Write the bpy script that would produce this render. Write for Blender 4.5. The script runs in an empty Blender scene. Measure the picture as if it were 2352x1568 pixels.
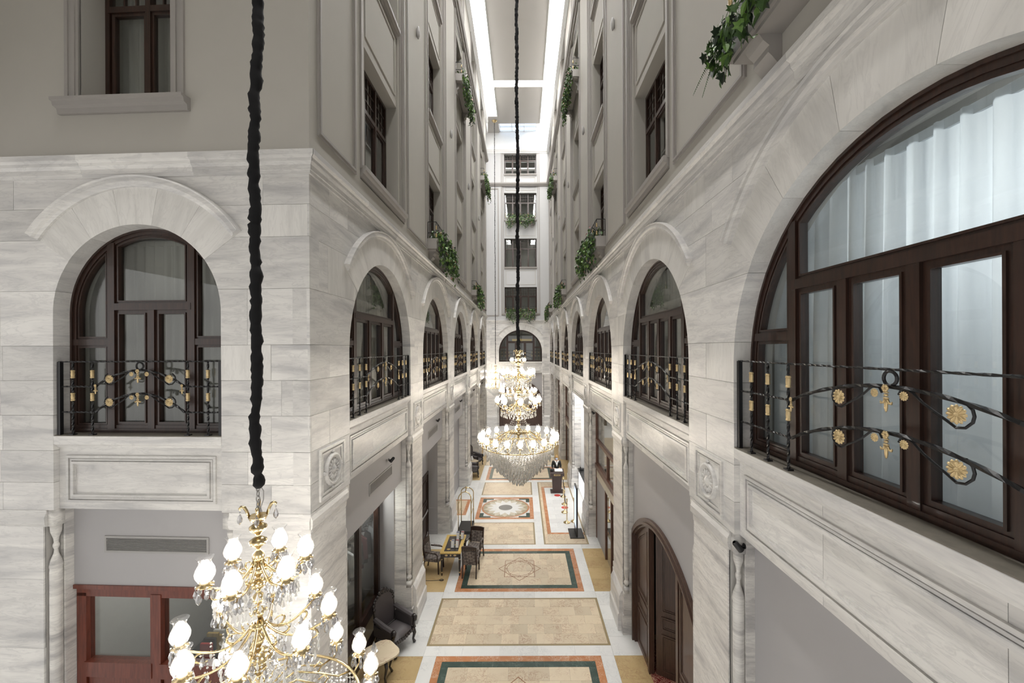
import bpy, math, random
from mathutils import Vector, Matrix
RND = random.Random(11)
sc = bpy.context.scene
COL = sc.collection
PI = math.pi

# ---------------------------------------------------------------- camera
# photograph taken as 2352 x 1568; focal 914.7 px, vanishing point of the hall at (1199.5, 800.7)
cam_d = bpy.data.cameras.new('camera')
cam_d.sensor_width = 36.0
cam_d.lens = 914.7 / 2352 * 36.0
cam_d.shift_x = -23.5 / 2352
cam_d.shift_y = 16.7 / 2352
cam_d.clip_start = 0.05
cam_d.clip_end = 300
cam = bpy.data.objects.new('camera', cam_d)
COL.objects.link(cam)
CAMZ = 7.4
cam.location = (0, 0, CAMZ)
cam.rotation_euler = (PI / 2, math.radians(0.25), 0)
sc.camera = cam

# ---------------------------------------------------------------- world, exposure
w = bpy.data.worlds.new('world')
sc.world = w
w.use_nodes = True
w.node_tree.nodes['Background'].inputs[0].default_value = (1.0, 0.975, 0.95, 1)
w.node_tree.nodes['Background'].inputs[1].default_value = 0.9
sc.view_settings.view_transform = 'Standard'
sc.view_settings.look = 'None'
sc.view_settings.exposure = 0.42
sc.view_settings.gamma = 1.0
sc.view_settings.use_curve_mapping = False
sc.cycles.max_bounces = 6
sc.cycles.diffuse_bounces = 3
sc.cycles.glossy_bounces = 3
sc.cycles.transmission_bounces = 4
sc.cycles.transparent_max_bounces = 10
sc.cycles.caustics_reflective = False
sc.cycles.caustics_refractive = False
sc.cycles.sample_clamp_indirect = 4.0
sc.cycles.use_denoising = True
sc.cycles.adaptive_threshold = 0.03
COVE_POWER = 29.0        # light strips round the ceiling
BULB_POWER = 42.0        # chandelier bulbs
TIER_WATT = 150.0        # each chandelier tier
SPOT_WATT = 40.0

# ---------------------------------------------------------------- materials
class NT:
    def __init__(s, name):
        s.m = bpy.data.materials.new(name)
        s.m.use_nodes = True
        s.t = s.m.node_tree
        s.t.nodes.clear()
        s.out = s.t.nodes.new('ShaderNodeOutputMaterial')
    def n(s, typ, **kw):
        nd = s.t.nodes.new('ShaderNode' + typ)
        for k, v in kw.items():
            if k.startswith('i_'):
                key = k[2:]
                key = int(key) if key.isdigit() else key.replace('_', ' ')
                nd.inputs[key].default_value = v
            else:
                setattr(nd, k, v)
        return nd
    def l(s, a, b):
        s.t.links.new(a, b)
    def math(s, op, a, b=None):
        nd = s.n('Math', operation=op)
        for i, x in enumerate((a, b)):
            if x is None: continue
            if isinstance(x, (int, float)): nd.inputs[i].default_value = x
            else: s.l(x, nd.inputs[i])
        return nd.outputs[0]
    def ramp(s, fac, stops):
        nd = s.n('ValToRGB')
        while len(nd.color_ramp.elements) < len(stops): nd.color_ramp.elements.new(0.5)
        for e, (p, c) in zip(nd.color_ramp.elements, stops):
            e.position = p
            e.color = tuple(c) + (1,) if len(c) == 3 else c
        s.l(fac, nd.inputs[0])
        return nd.outputs[0]
    def mix(s, fac, a, b, mode='MIX'):
        nd = s.n('Mix', data_type='RGBA', blend_type=mode)
        for i, x in ((0, fac), (6, a), (7, b)):
            if isinstance(x, (int, float)): nd.inputs[i].default_value = x
            elif isinstance(x, tuple): nd.inputs[i].default_value = x if len(x) == 4 else x + (1,)
            else: s.l(x, nd.inputs[i])
        return nd.outputs[2]
    def coords(s, scale=(1, 1, 1), rot=(0, 0, 0), rand=True):
        tc = s.n('TexCoord')
        v = tc.outputs['Object']
        if rand:
            oi = s.n('ObjectInfo')
            s.rnd = oi.outputs['Random']
            vm = s.n('VectorMath', operation='SCALE')
            cmb = s.n('CombineXYZ', i_0=37.0, i_1=53.0, i_2=71.0)
            s.l(cmb.outputs[0], vm.inputs[0]); s.l(s.rnd, vm.inputs['Scale'])
            ad = s.n('VectorMath', operation='ADD')
            s.l(v, ad.inputs[0]); s.l(vm.outputs[0], ad.inputs[1])
            v = ad.outputs[0]
        mp = s.n('Mapping')
        mp.inputs['Scale'].default_value = scale
        mp.inputs['Rotation'].default_value = rot
        s.l(v, mp.inputs[0])
        return mp.outputs[0]
    def noise(s, vec, scale, detail=5, rough=0.55, dist=0.0):
        nd = s.n('TexNoise')
        nd.inputs['Scale'].default_value = scale
        nd.inputs['Detail'].default_value = detail
        nd.inputs['Roughness'].default_value = rough
        nd.inputs['Distortion'].default_value = dist
        s.l(vec, nd.inputs['Vector'])
        return nd.outputs['Fac']
    def bsdf(s, color, rough=0.5, metal=0.0, spec=0.5, bump=None, bump_d=0.02, coat=0.0, bs=0.3):
        p = s.n('BsdfPrincipled')
        if isinstance(color, tuple): p.inputs['Base Color'].default_value = color if len(color) == 4 else color + (1,)
        else: s.l(color, p.inputs['Base Color'])
        if isinstance(rough, (int, float)): p.inputs['Roughness'].default_value = rough
        else: s.l(rough, p.inputs['Roughness'])
        p.inputs['Metallic'].default_value = metal
        p.inputs['Specular IOR Level'].default_value = spec
        p.inputs['Coat Weight'].default_value = coat
        if bump is not None:
            b = s.n('Bump')
            b.inputs['Strength'].default_value = bs
            b.inputs['Distance'].default_value = bump_d
            s.l(bump, b.inputs['Height']); s.l(b.outputs[0], p.inputs['Normal'])
        s.l(p.outputs[0], s.out.inputs[0])
        s.p = p
        return s.m

def marble(name, light, mid, dark, scale=(0.45, 0.45, 2.6), rot=(0, 0.12, 0), rough=0.32, vein=0.5, jit=0.10, k=1.0):
    t = NT(name)
    v = t.coords(scale, rot)
    n1 = t.noise(v, 1.3 * k, 6, 0.55, 0.8)
    base = t.ramp(n1, [(0.30, dark), (0.47, mid), (0.62, light), (0.85, mid)])
    n2 = t.noise(v, 3.4 * k, 7, 0.62, 1.4)
    rid = t.math('ABSOLUTE', t.math('SUBTRACT', n2, 0.5))
    vf = t.math('MULTIPLY', t.math('SUBTRACT', 1.0, t.math('MINIMUM', t.math('MULTIPLY', rid, 22.0), 1.0)), vein)
    c = t.mix(vf, base, tuple(x * 0.80 for x in dark))
    br = t.math('ADD', 1.0 - jit, t.math('MULTIPLY', t.rnd, jit * 1.6))
    hs = t.n('HueSaturation'); t.l(br, hs.inputs['Value']); t.l(c, hs.inputs['Color'])
    return t.bsdf(hs.outputs[0], rough, spec=0.4, bump=n2, bump_d=0.003, bs=0.15)

def plain(name, color, rough=0.5, metal=0.0, spec=0.5, noise=0.06, scale=8.0, coat=0.0, bump=0.0, rand=True):
    t = NT(name)
    v = t.coords(rand=rand)
    n1 = t.noise(v, scale, 4)
    c = t.mix(n1, tuple(x * (1 - noise) for x in color), tuple(min(1, x * (1 + noise)) for x in color))
    return t.bsdf(c, rough, metal, spec, n1 if bump else None, 0.004, coat, bump)

def wood(name, c0, c1, rough=0.35, coat=0.2, scale=(14, 14, 1.2), spec=0.5):
    t = NT(name)
    v = t.coords(scale)
    n1 = t.noise(v, 2.2, 6, 0.6, 0.6)
    c = t.ramp(n1, [(0.3, c0), (0.7, c1)])
    return t.bsdf(c, rough, spec=spec, bump=n1, bump_d=0.002, coat=coat, bs=0.2)

def glassy(name, tint=(1, 1, 1), refl=1.0, film=0.0, filmcol=(0.8, 0.8, 0.8), rough=0.0, base=0.04):
    t = NT(name)
    tr = t.n('BsdfTransparent'); tr.inputs[0].default_value = tint + (1,)
    gl = t.n('BsdfGlossy'); gl.inputs['Roughness'].default_value = rough
    lw = t.n('LayerWeight'); lw.inputs[0].default_value = 0.5
    f = t.math('MINIMUM', t.math('MULTIPLY', t.math('ADD', t.math('POWER', lw.outputs['Facing'], 5.0), base), refl), 1.0)
    mx = t.n('MixShader'); t.l(f, mx.inputs[0]); t.l(tr.outputs[0], mx.inputs[1]); t.l(gl.outputs[0], mx.inputs[2])
    o = mx.outputs[0]
    if film:
        df = t.n('BsdfDiffuse'); df.inputs[0].default_value = filmcol + (1,)
        m2 = t.n('MixShader'); m2.inputs[0].default_value = film
        t.l(o, m2.inputs[1]); t.l(df.outputs[0], m2.inputs[2]); o = m2.outputs[0]
    t.l(o, t.out.inputs[0])
    return t.m

def emit(name, color, strength):
    t = NT(name)
    e = t.n('Emission'); e.inputs[0].default_value = color + (1,); e.inputs[1].default_value = strength
    t.l(e.outputs[0], t.out.inputs[0])
    return t.m

def cloth(name, color, trans=0.4):
    t = NT(name)
    v = t.coords((6, 6, 0.6))
    n1 = t.noise(v, 3, 3)
    c = t.mix(n1, tuple(x * 0.9 for x in color), color)
    d = t.n('BsdfDiffuse'); tl = t.n('BsdfTranslucent'); mx = t.n('MixShader')
    mx.inputs[0].default_value = trans
    t.l(c, d.inputs[0]); t.l(c, tl.inputs[0])
    t.l(d.outputs[0], mx.inputs[1]); t.l(tl.outputs[0], mx.inputs[2]); t.l(mx.outputs[0], t.out.inputs[0])
    return t.m

def damask(name):
    t = NT(name)
    v = t.coords((1, 1, 1), rand=False)
    ck = t.n('TexChecker'); ck.inputs['Scale'].default_value = 12
    mp = t.n('Mapping'); mp.inputs['Rotation'].default_value = (0.6, 0.5, 0.785); t.l(v, mp.inputs[0]); t.l(mp.outputs[0], ck.inputs[0])
    n1 = t.noise(v, 60, 3)
    c = t.mix(ck.outputs['Fac'], (0.05, 0.038, 0.035), (0.20, 0.17, 0.15))
    c = t.mix(t.math('MULTIPLY', n1, 0.5), c, (0.25, 0.22, 0.2))
    return t.bsdf(c, 0.8)

def carpet(name):
    t = NT(name)
    v = t.coords(rand=False)
    n1 = t.noise(v, 13, 2, 0.5, 2.2)
    rid = t.math('ABSOLUTE', t.math('SUBTRACT', n1, 0.5))
    c = t.ramp(rid, [(0.0, (0.55, 0.36, 0.26)), (0.035, (0.5, 0.28, 0.2)), (0.05, (0.17, 0.018, 0.02)), (1.0, (0.12, 0.012, 0.015))])
    return t.bsdf(c, 0.95, spec=0.1)

M = {}
WM = (0.80, 0.785, 0.755)
M['marble'] = marble('white_marble', WM, (0.70, 0.685, 0.665), (0.50, 0.495, 0.495), vein=0.28, jit=0.12)
M['marble_v'] = marble('white_marble_upright_grain', WM, (0.735, 0.72, 0.69), (0.58, 0.57, 0.55), scale=(2.2, 2.2, 0.4), rot=(0, 0.2, 0), vein=0.2)
M['marble_s'] = marble('streaked_marble', (0.80, 0.78, 0.745), (0.70, 0.68, 0.65), (0.42, 0.41, 0.405), scale=(0.5, 0.5, 3.2), rot=(0, 0.62, 0), vein=0.35, jit=0.06)
M['marble_sl'] = marble('streaked_marble_mirrored', (0.80, 0.78, 0.745), (0.70, 0.68, 0.65), (0.42, 0.41, 0.405), scale=(0.5, 0.5, 3.2), rot=(0, -0.62, 0), vein=0.35, jit=0.06)
M['marble_col'] = marble('banded_marble', (0.80, 0.78, 0.74), (0.68, 0.66, 0.63), (0.38, 0.37, 0.37), scale=(0.5, 0.5, 3.6), rot=(0, 0.1, 0), vein=0.3)
M['mortar'] = plain('mortar', (0.50, 0.485, 0.46), 0.9)
M['stucco_w'] = plain('pale_stucco', (0.50, 0.50, 0.50), 0.75, noise=0.03, scale=2.2)
M['stucco'] = plain('beige_stucco', (0.43, 0.41, 0.37), 0.75, noise=0.03, scale=2.2, bump=0.1)
M['stucco_trim'] = plain('stucco_moulding', (0.33, 0.31, 0.29), 0.55, noise=0.04, scale=5)
M['greypaint'] = plain('grey_paint', (0.40, 0.39, 0.395), 0.6, noise=0.03, scale=2)
M['white'] = plain('white_plaster', (0.86, 0.86, 0.85), 0.7, noise=0.02)
M['ceilpaint'] = plain('ceiling_paint', (0.42, 0.40, 0.375), 0.8, noise=0.02, scale=1)
M['wood'] = wood('dark_brown_wood', (0.016, 0.008, 0.0055), (0.044, 0.019, 0.012), 0.33, 0.2)
M['redwood'] = wood('reddish_wood', (0.09, 0.018, 0.010), (0.19, 0.045, 0.024), 0.3, 0.35)
M['doorwood'] = wood('door_wood', (0.045, 0.022, 0.014), (0.095, 0.052, 0.036), 0.4, 0.15)
M['bronzewood'] = wood('brown_shopfront_frame', (0.10, 0.045, 0.028), (0.17, 0.085, 0.06), 0.4, 0.2)
M['iron'] = plain('black_iron', (0.012, 0.012, 0.013), 0.32, 0.3, 0.6, scale=60, bump=0.25)
M['gold'] = plain('gilded_metal', (0.60, 0.46, 0.25), 0.38, 0.7, scale=40)
M['brass'] = plain('polished_brass', (0.66, 0.52, 0.29), 0.24, 1.0, scale=20, noise=0.03)
M['fabric_black'] = plain('black_velvet_sleeve', (0.010, 0.010, 0.011), 0.85, spec=0.25, scale=30, bump=0.3)
M['glass'] = glassy('window_glass', (0.93, 0.95, 0.94), 1.25, base=0.05)
M['glass_frost'] = glassy('frosted_door_glass', (0.93, 0.95, 0.94), 1.0, film=0.45, filmcol=(0.5, 0.5, 0.44))
M['greyglass'] = glassy('green_grey_glass', (0.6, 0.68, 0.64), 2.0, film=0.5, filmcol=(0.25, 0.27, 0.26), base=0.08)
M['shade'] = glassy('etched_shade_glass', (1, 1, 1), 1.6, film=0.06, filmcol=(0.95, 0.95, 0.95), rough=0.05, base=0.08)
M['crystal'] = glassy('crystal', (0.80, 0.80, 0.82), 3.0, film=0.04, filmcol=(0.9, 0.9, 0.9), rough=0.02, base=0.13)
M['crystal2'] = plain('faceted_crystal', (0.80, 0.79, 0.76), 0.2, 0.55, 0.8, scale=30)
M['bulb'] = emit('lamp_glow', (1.0, 0.90, 0.76), BULB_POWER)
M['bulb_near'] = emit('lamp_glow_soft', (1.0, 0.94, 0.85), BULB_POWER * 0.68)
M['cove'] = emit('cove_light', (1.0, 0.985, 0.96), COVE_POWER)
M['skylight'] = emit('skylight_day', (0.62, 0.78, 1.0), 1.4)
M['screen'] = emit('screen_glow', (0.65, 0.75, 1.0), 1.0)
M['counterlight'] = emit('counter_light', (1.0, 0.99, 0.97), 1.5)
M['curtain'] = cloth('sheer_curtain', (0.80, 0.83, 0.86), 0.35)
M['curtain_d'] = cloth('beige_curtain', (0.50, 0.48, 0.45), 0.2)
M['curtain_l'] = cloth('cream_curtain', (0.66, 0.64, 0.60), 0.25)
M['bannergold'] = plain('yellow_banner', (0.62, 0.42, 0.10), 0.6)
M['sillstone'] = plain('weathered_sill', (0.19, 0.17, 0.14), 0.8, noise=0.25, scale=14, bump=0.4)
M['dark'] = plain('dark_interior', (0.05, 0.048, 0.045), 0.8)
M['room'] = plain('room_wall', (0.36, 0.35, 0.33), 0.8)
M['black'] = plain('black_plastic', (0.015, 0.015, 0.016), 0.3)
M['grille'] = plain('grey_grille', (0.36, 0.35, 0.34), 0.45)
M['leather'] = plain('dark_grey_upholstery', (0.075, 0.065, 0.068), 0.5, scale=5, bump=0.2)
M['carved'] = plain('carved_black_wood', (0.028, 0.022, 0.022), 0.25, coat=0.3, scale=30)
M['damask'] = damask('patterned_upholstery')
M['carpet'] = carpet('red_floral_carpet')
M['leaf'] = plain('ivy_leaf', (0.055, 0.11, 0.03), 0.5, noise=0.4, scale=9)
M['leaf2'] = plain('light_leaf', (0.13, 0.24, 0.05), 0.5, noise=0.4, scale=9)
M['leaf3'] = plain('dark_leaf', (0.03, 0.045, 0.028), 0.45, noise=0.4, scale=9)
M['pink'] = plain('pink_flower', (0.62, 0.28, 0.30), 0.7, noise=0.2)
M['skin'] = plain('skin', (0.62, 0.40, 0.30), 0.55, noise=0.03)
M['maskblue'] = plain('pale_blue_mask', (0.45, 0.55, 0.75), 0.8, noise=0.02)
M['hair'] = plain('blond_hair', (0.45, 0.28, 0.11), 0.5, noise=0.2, scale=40)
M['suit'] = plain('black_cloth', (0.02, 0.02, 0.022), 0.8)
M['paper'] = plain('white_paper', (0.85, 0.85, 0.84), 0.6, noise=0.02)
M['redpaint'] = plain('red_print', (0.55, 0.06, 0.05), 0.5)
M['maroon'] = plain('maroon_cloth', (0.10, 0.02, 0.025), 0.8)
M['bluepaint'] = plain('blue_print', (0.08, 0.12, 0.35), 0.5)
M['tablegold'] = wood('gilded_table_edge', (0.46, 0.30, 0.07), (0.62, 0.44, 0.14), 0.35, 0.3)
M['podium'] = plain('brown_podium', (0.06, 0.04, 0.038), 0.45)
M['cream'] = plain('cream_stone', (0.66, 0.60, 0.48), 0.35)
def floor_mat(name, a, b, vein, vf, k=1.0, jit=0.12, rough=0.30):
    t = NT(name)
    v = t.coords((1, 1, 1))
    n1 = t.noise(v, 2.0 * k, 5)
    c = t.mix(n1, a, b)
    n2 = t.noise(v, 4.5 * k, 8, 0.68, 1.6)
    rid = t.math('ABSOLUTE', t.math('SUBTRACT', n2, 0.5))
    f = t.math('MULTIPLY', t.math('SUBTRACT', 1.0, t.math('MINIMUM', t.math('MULTIPLY', rid, 30.0), 1.0)), vf)
    n3 = t.noise(v, 1.6 * k, 2)
    f = t.math('MULTIPLY', f, t.ramp(n3, [(0.42, (0, 0, 0)), (0.6, (1, 1, 1))]))
    c = t.mix(f, c, vein)
    br = t.math('ADD', 1.0 - jit, t.math('MULTIPLY', t.rnd, jit * 1.7))
    hs = t.n('HueSaturation'); t.l(br, hs.inputs['Value']); t.l(c, hs.inputs['Color'])
    return t.bsdf(hs.outputs[0], rough, spec=0.35)
M['f_tan'] = floor_mat('crema_tile', (0.58, 0.48, 0.34), (0.69, 0.59, 0.44), (0.30, 0.13, 0.075), 0.75)
M['f_gold'] = floor_mat('golden_tile', (0.44, 0.31, 0.14), (0.58, 0.44, 0.24), (0.28, 0.12, 0.06), 0.5)
M['f_white'] = floor_mat('white_floor_marble', (0.66, 0.66, 0.64), (0.76, 0.755, 0.735), (0.45, 0.46, 0.47), 0.5, jit=0.08)
M['f_orange'] = floor_mat('orange_marble', (0.38, 0.135, 0.045), (0.52, 0.24, 0.11), (0.75, 0.62, 0.5), 0.8, 2.5, jit=0.1)
M['f_green'] = floor_mat('green_marble', (0.02, 0.042, 0.034), (0.045, 0.075, 0.06), (0.22, 0.28, 0.25), 0.5, 2.5, jit=0.1)
M['f_olive'] = floor_mat('olive_border', (0.28, 0.215, 0.115), (0.34, 0.27, 0.16), (0.2, 0.14, 0.08), 0.2, jit=0.05)
M['f_brown'] = floor_mat('brown_inlay', (0.22, 0.09, 0.04), (0.30, 0.14, 0.07), (0.15, 0.05, 0.02), 0.3)
M['f_grey'] = floor_mat('grey_disc', (0.17, 0.165, 0.155), (0.23, 0.22, 0.21), (0.3, 0.3, 0.3), 0.3, 2)
M['f_cream'] = floor_mat('cream_inlay', (0.58, 0.53, 0.42), (0.66, 0.61, 0.5), (0.4, 0.3, 0.2), 0.2)
M['f_olive2'] = floor_mat('tan_inlay', (0.38, 0.32, 0.21), (0.44, 0.38, 0.27), (0.3, 0.2, 0.12), 0.2)
M['grout'] = plain('grout', (0.36, 0.33, 0.28), 0.8)

# ---------------------------------------------------------------- mesh helpers
class MB:
    def __init__(s):
        s.v = []; s.f = []
    def add(s, vs, fs, mtx=None):
        b = len(s.v)
        s.v += [tuple(mtx @ Vector(p)) for p in vs] if mtx else [tuple(p) for p in vs]
        s.f += [tuple(b + i for i in f) for f in fs]
        return s
    def box(s, x0, x1, y0, y1, z0, z1, mtx=None):
        vs = [(x, y, z) for z in (z0, z1) for y in (y0, y1) for x in (x0, x1)]
        return s.add(vs, [(0, 2, 3, 1), (4, 5, 7, 6), (0, 1, 5, 4), (2, 6, 7, 3), (0, 4, 6, 2), (1, 3, 7, 5)], mtx)
    def prism(s, poly, y0, y1, mtx=None, ch=0.0):
        """poly of (x, z), counter-clockwise seen from -y; front at y0"""
        n = len(poly)
        if ch:
            ins = inset(poly, ch)
            vs = [(x, y0, z) for x, z in ins] + [(x, y0 + ch, z) for x, z in poly] + [(x, y1, z) for x, z in poly]
            fs = [tuple(range(n))] + [tuple(range(3 * n - 1, 2 * n - 1, -1))]
            for i in range(n):
                j = (i + 1) % n
                fs += [(i, n + i, n + j, j), (n + i, 2 * n + i, 2 * n + j, n + j)]
        else:
            vs = [(x, y0, z) for x, z in poly] + [(x, y1, z) for x, z in poly]
            fs = [tuple(range(n)), tuple(range(2 * n - 1, n - 1, -1))]
            for i in range(n):
                j = (i + 1) % n
                fs.append((i, n + i, n + j, j))
        return s.add(vs, fs, mtx)
    def ring(s, outer, inner, y0, y1, mtx=None):
        n = len(outer)
        vs = [(x, y, z) for y in (y0, y1) for p in (outer, inner) for x, z in p]
        fs = []
        for i in range(n):
            j = (i + 1) % n
            fs += [(i, j, n + j, n + i), (2 * n + i, 3 * n + i, 3 * n + j, 2 * n + j),
                   (i, 2 * n + i, 2 * n + j, j), (n + i, n + j, 3 * n + j, 3 * n + i)]
        return s.add(vs, fs, mtx)
    def lathe(s, prof, n=12, mtx=None, cap=True):
        vs = []; fs = []
        m = len(prof)
        for k in range(n):
            a = 2 * PI * k / n
            vs += [(r * math.cos(a), r * math.sin(a), z) for r, z in prof]
        for k in range(n):
            k2 = (k + 1) % n
            for i in range(m - 1):
                fs.append((k * m + i, k2 * m + i, k2 * m + i + 1, k * m + i + 1))
        if cap:
            if prof[0][0] > 1e-5: fs.append(tuple(k * m for k in range(n - 1, -1, -1)))
            if prof[-1][0] > 1e-5: fs.append(tuple(k * m + m - 1 for k in range(n)))
        return s.add(vs, fs, mtx)
    def tube(s, pts, r, n=6, closed=False, twist=0.0, mtx=None):
        pts = [Vector(p) for p in pts]
        m = len(pts)
        vs = []; fs = []
        up = None
        for i, p in enumerate(pts):
            if closed: d = pts[(i + 1) % m] - pts[i - 1]
            else: d = pts[min(i + 1, m - 1)] - pts[max(i - 1, 0)]
            if d.length < 1e-9: d = Vector((0, 0, 1))
            d.normalize()
            if up is None:
                up = Vector((0, 1, 0)) if abs(d.y) < 0.9 else Vector((1, 0, 0))
            a = up - d * up.dot(d)
            if a.length < 1e-6: a = d.orthogonal()
            a.normalize(); up = a
            b = d.cross(a)
            rr = r[i] if isinstance(r, (list, tuple)) else r
            for k in range(n):
                t = 2 * PI * k / n + PI / n + twist * i
                vs.append(p + a * (rr * math.cos(t)) + b * (rr * math.sin(t)))
        for i in range(m if closed else m - 1):
            i2 = (i + 1) % m
            for k in range(n):
                k2 = (k + 1) % n
                fs.append((i * n + k, i * n + k2, i2 * n + k2, i2 * n + k))
        if not closed:
            fs.append(tuple(range(n - 1, -1, -1)))
            fs.append(tuple((m - 1) * n + k for k in range(n)))
        return s.add(vs, fs, mtx)
    def bar(s, p0, p1, r, n=4, seg=1, twist=0.0):
        p0 = Vector(p0); p1 = Vector(p1)
        return s.tube([p0.lerp(p1, i / seg) for i in range(seg + 1)], r, n, False, twist)
    def ball(s, c, r, nu=8, nv=5, mtx=None):
        rx, ry, rz = r if isinstance(r, (tuple, list)) else (r, r, r)
        vs = [(c[0], c[1], c[2] - rz)]
        for j in range(1, nv):
            ph = -PI / 2 + PI * j / nv
            for i in range(nu):
                th = 2 * PI * i / nu
                vs.append((c[0] + rx * math.cos(ph) * math.cos(th), c[1] + ry * math.cos(ph) * math.sin(th), c[2] + rz * math.sin(ph)))
        vs.append((c[0], c[1], c[2] + rz))
        fs = []
        for i in range(nu):
            fs.append((0, 1 + (i + 1) % nu, 1 + i))
            for j in range(nv - 2):
                a = 1 + j * nu
                fs.append((a + i, a + (i + 1) % nu, a + nu + (i + 1) % nu, a + nu + i))
            a = 1 + (nv - 2) * nu
            fs.append((a + i, a + (i + 1) % nu, len(vs) - 1))
        return s.add(vs, fs, mtx)
    def extr(s, prof, x0, x1, k0=0.0, k1=0.0, mtx=None):
        """profile of (y, z) run along x; k0/k1 = mitre factors (proud depth -y lengthens the end)"""
        n = len(prof)
        vs = [(x0 + k0 * y, y, z) for y, z in prof] + [(x1 - k1 * y, y, z) for y, z in prof]
        fs = [tuple(range(n - 1, -1, -1)), tuple(range(n, 2 * n))]
        for i in range(n):
            j = (i + 1) % n
            fs.append((i, j, n + j, n + i))
        return s.add(vs, fs, mtx)
    def mesh(s, name, smooth=False):
        me = bpy.data.meshes.new(name)
        me.from_pydata(s.v, [], s.f)
        me.update()
        if smooth:
            me.polygons.foreach_set('use_smooth', [True] * len(me.polygons))
        return me

def inset(poly, d):
    n = len(poly)
    out = []
    for i in range(n):
        p0 = poly[i - 1]; p1 = poly[i]; p2 = poly[(i + 1) % n]
        e1 = (p1[0] - p0[0], p1[1] - p0[1]); e2 = (p2[0] - p1[0], p2[1] - p1[1])
        l1 = math.hypot(*e1) or 1e-9; l2 = math.hypot(*e2) or 1e-9
        n1 = (-e1[1] / l1, e1[0] / l1); n2 = (-e2[1] / l2, e2[0] / l2)
        bx, bz = n1[0] + n2[0], n1[1] + n2[1]
        den = 1 + n1[0] * n2[0] + n1[1] * n2[1]
        if den < 0.15: den = 0.15
        out.append((p1[0] + bx / den * d, p1[1] + bz / den * d))
    return out

def rect(x0, x1, z0, z1):
    return [(x0, z0), (x1, z0), (x1, z1), (x0, z1)]

def O(name, geo, mat, parent=None, loc=None, rot=None, smooth=False, mtx=None):
    me = geo.mesh(name, smooth) if isinstance(geo, MB) else geo
    if mat is not None and not me.materials:
        me.materials.append(M[mat] if isinstance(mat, str) else mat)
    o = bpy.data.objects.new(name, me)
    COL.objects.link(o)
    if parent: o.parent = parent
    if mtx is not None: o.matrix_basis = mtx
    if loc is not None: o.location = loc
    if rot is not None: o.rotation_euler = rot
    return o

def E(name, mtx=None, loc=None, rz=0.0):
    o = bpy.data.objects.new(name, None)
    o.empty_display_size = 0.2
    COL.objects.link(o)
    if mtx is not None: o.matrix_basis = mtx
    if loc is not None:
        o.location = loc; o.rotation_euler = (0, 0, rz)
    return o

def tag(o, label, cat, group=None, kind=None):
    o['label'] = label; o['category'] = cat
    if group: o['group'] = group
    if kind: o['kind'] = kind
    return o

def clone(root, mtx=None, label=None, parent=None, group=None):
    c = root.copy()
    COL.objects.link(c)
    c.parent = parent
    if mtx is not None: c.matrix_basis = mtx
    if label: c['label'] = label
    if group: c['group'] = group
    for ch in root.children:
        clone(ch, None, None, c)
    return c

def T(x, y, z): return Matrix.Translation((x, y, z))
def RZ(a): return Matrix.Rotation(a, 4, 'Z')
def RX(a): return Matrix.Rotation(a, 4, 'X')
def RY(a): return Matrix.Rotation(a, 4, 'Y')
def S(x, y=None, z=None): return Matrix.Diagonal((x, x if y is None else y, x if z is None else z, 1))

def lamp(name, loc, watt, rad=0.15, color=(1.0, 0.93, 0.84), parent=None, typ='POINT', rot=None, spot=None):
    d = bpy.data.lights.new(name, typ)
    d.energy = watt; d.color = color
    d.shadow_soft_size = rad
    if spot: d.spot_size = spot; d.spot_blend = 0.7
    o = bpy.data.objects.new(name, d)
    COL.objects.link(o)
    o.location = loc
    if rot: o.rotation_euler = rot
    if parent: o.parent = parent
    return o
ORD = ['first', 'second', 'third', 'fourth', 'fifth', 'sixth', 'seventh']
# ---------------------------------------------------------------- wall frames: local x along the wall, y into it, z up
XR, XL, YF = 2.6, -2.97, 38.0
MR = T(XR, 0, 0) @ RZ(-PI / 2)            # local x = -depth
ML = T(XL, 0, 0) @ RZ(PI / 2)             # local x = depth
YC = 5.57
MF = T(XL, YC, 0) @ RZ(math.radians(-2.63))
MB_ = T(0, YF, 0)
RC = [2.87, 8.25, 13.63, 19.05, 24.5, 29.95, 35.4]
LC = [8.71, 13.95, 19.4, 24.8, 29.97]
LEND = 33.1
SILL, CROWN, COR0, COR1 = 6.18, 9.2, 9.86, 10.15
ARC = math.radians(36)
ZC = [5.1, 5.5, 5.96, 6.47, 6.97, 7.47, 8.26, 8.99, 9.44, 9.87]

def gfun(z, r):
    zs = CROWN - r; rv = r + 0.55; dz = z - zs
    if dz <= 0: return r
    if dz <= r * math.sin(ARC): return math.sqrt(r * r - dz * dz)
    if dz <= rv * math.sin(ARC):
        t = (dz - r * math.sin(ARC)) / ((rv - r) * math.sin(ARC))
        return (r + (rv - r) * t) * math.cos(ARC)
    return math.sqrt(max(0.0, rv * rv - dz * dz))

def arcpts(c, zs, r, a0, a1, n):
    return [(c + r * math.cos(a0 + (a1 - a0) * i / n), zs + r * math.sin(a0 + (a1 - a0) * i / n)) for i in range(n + 1)]

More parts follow.
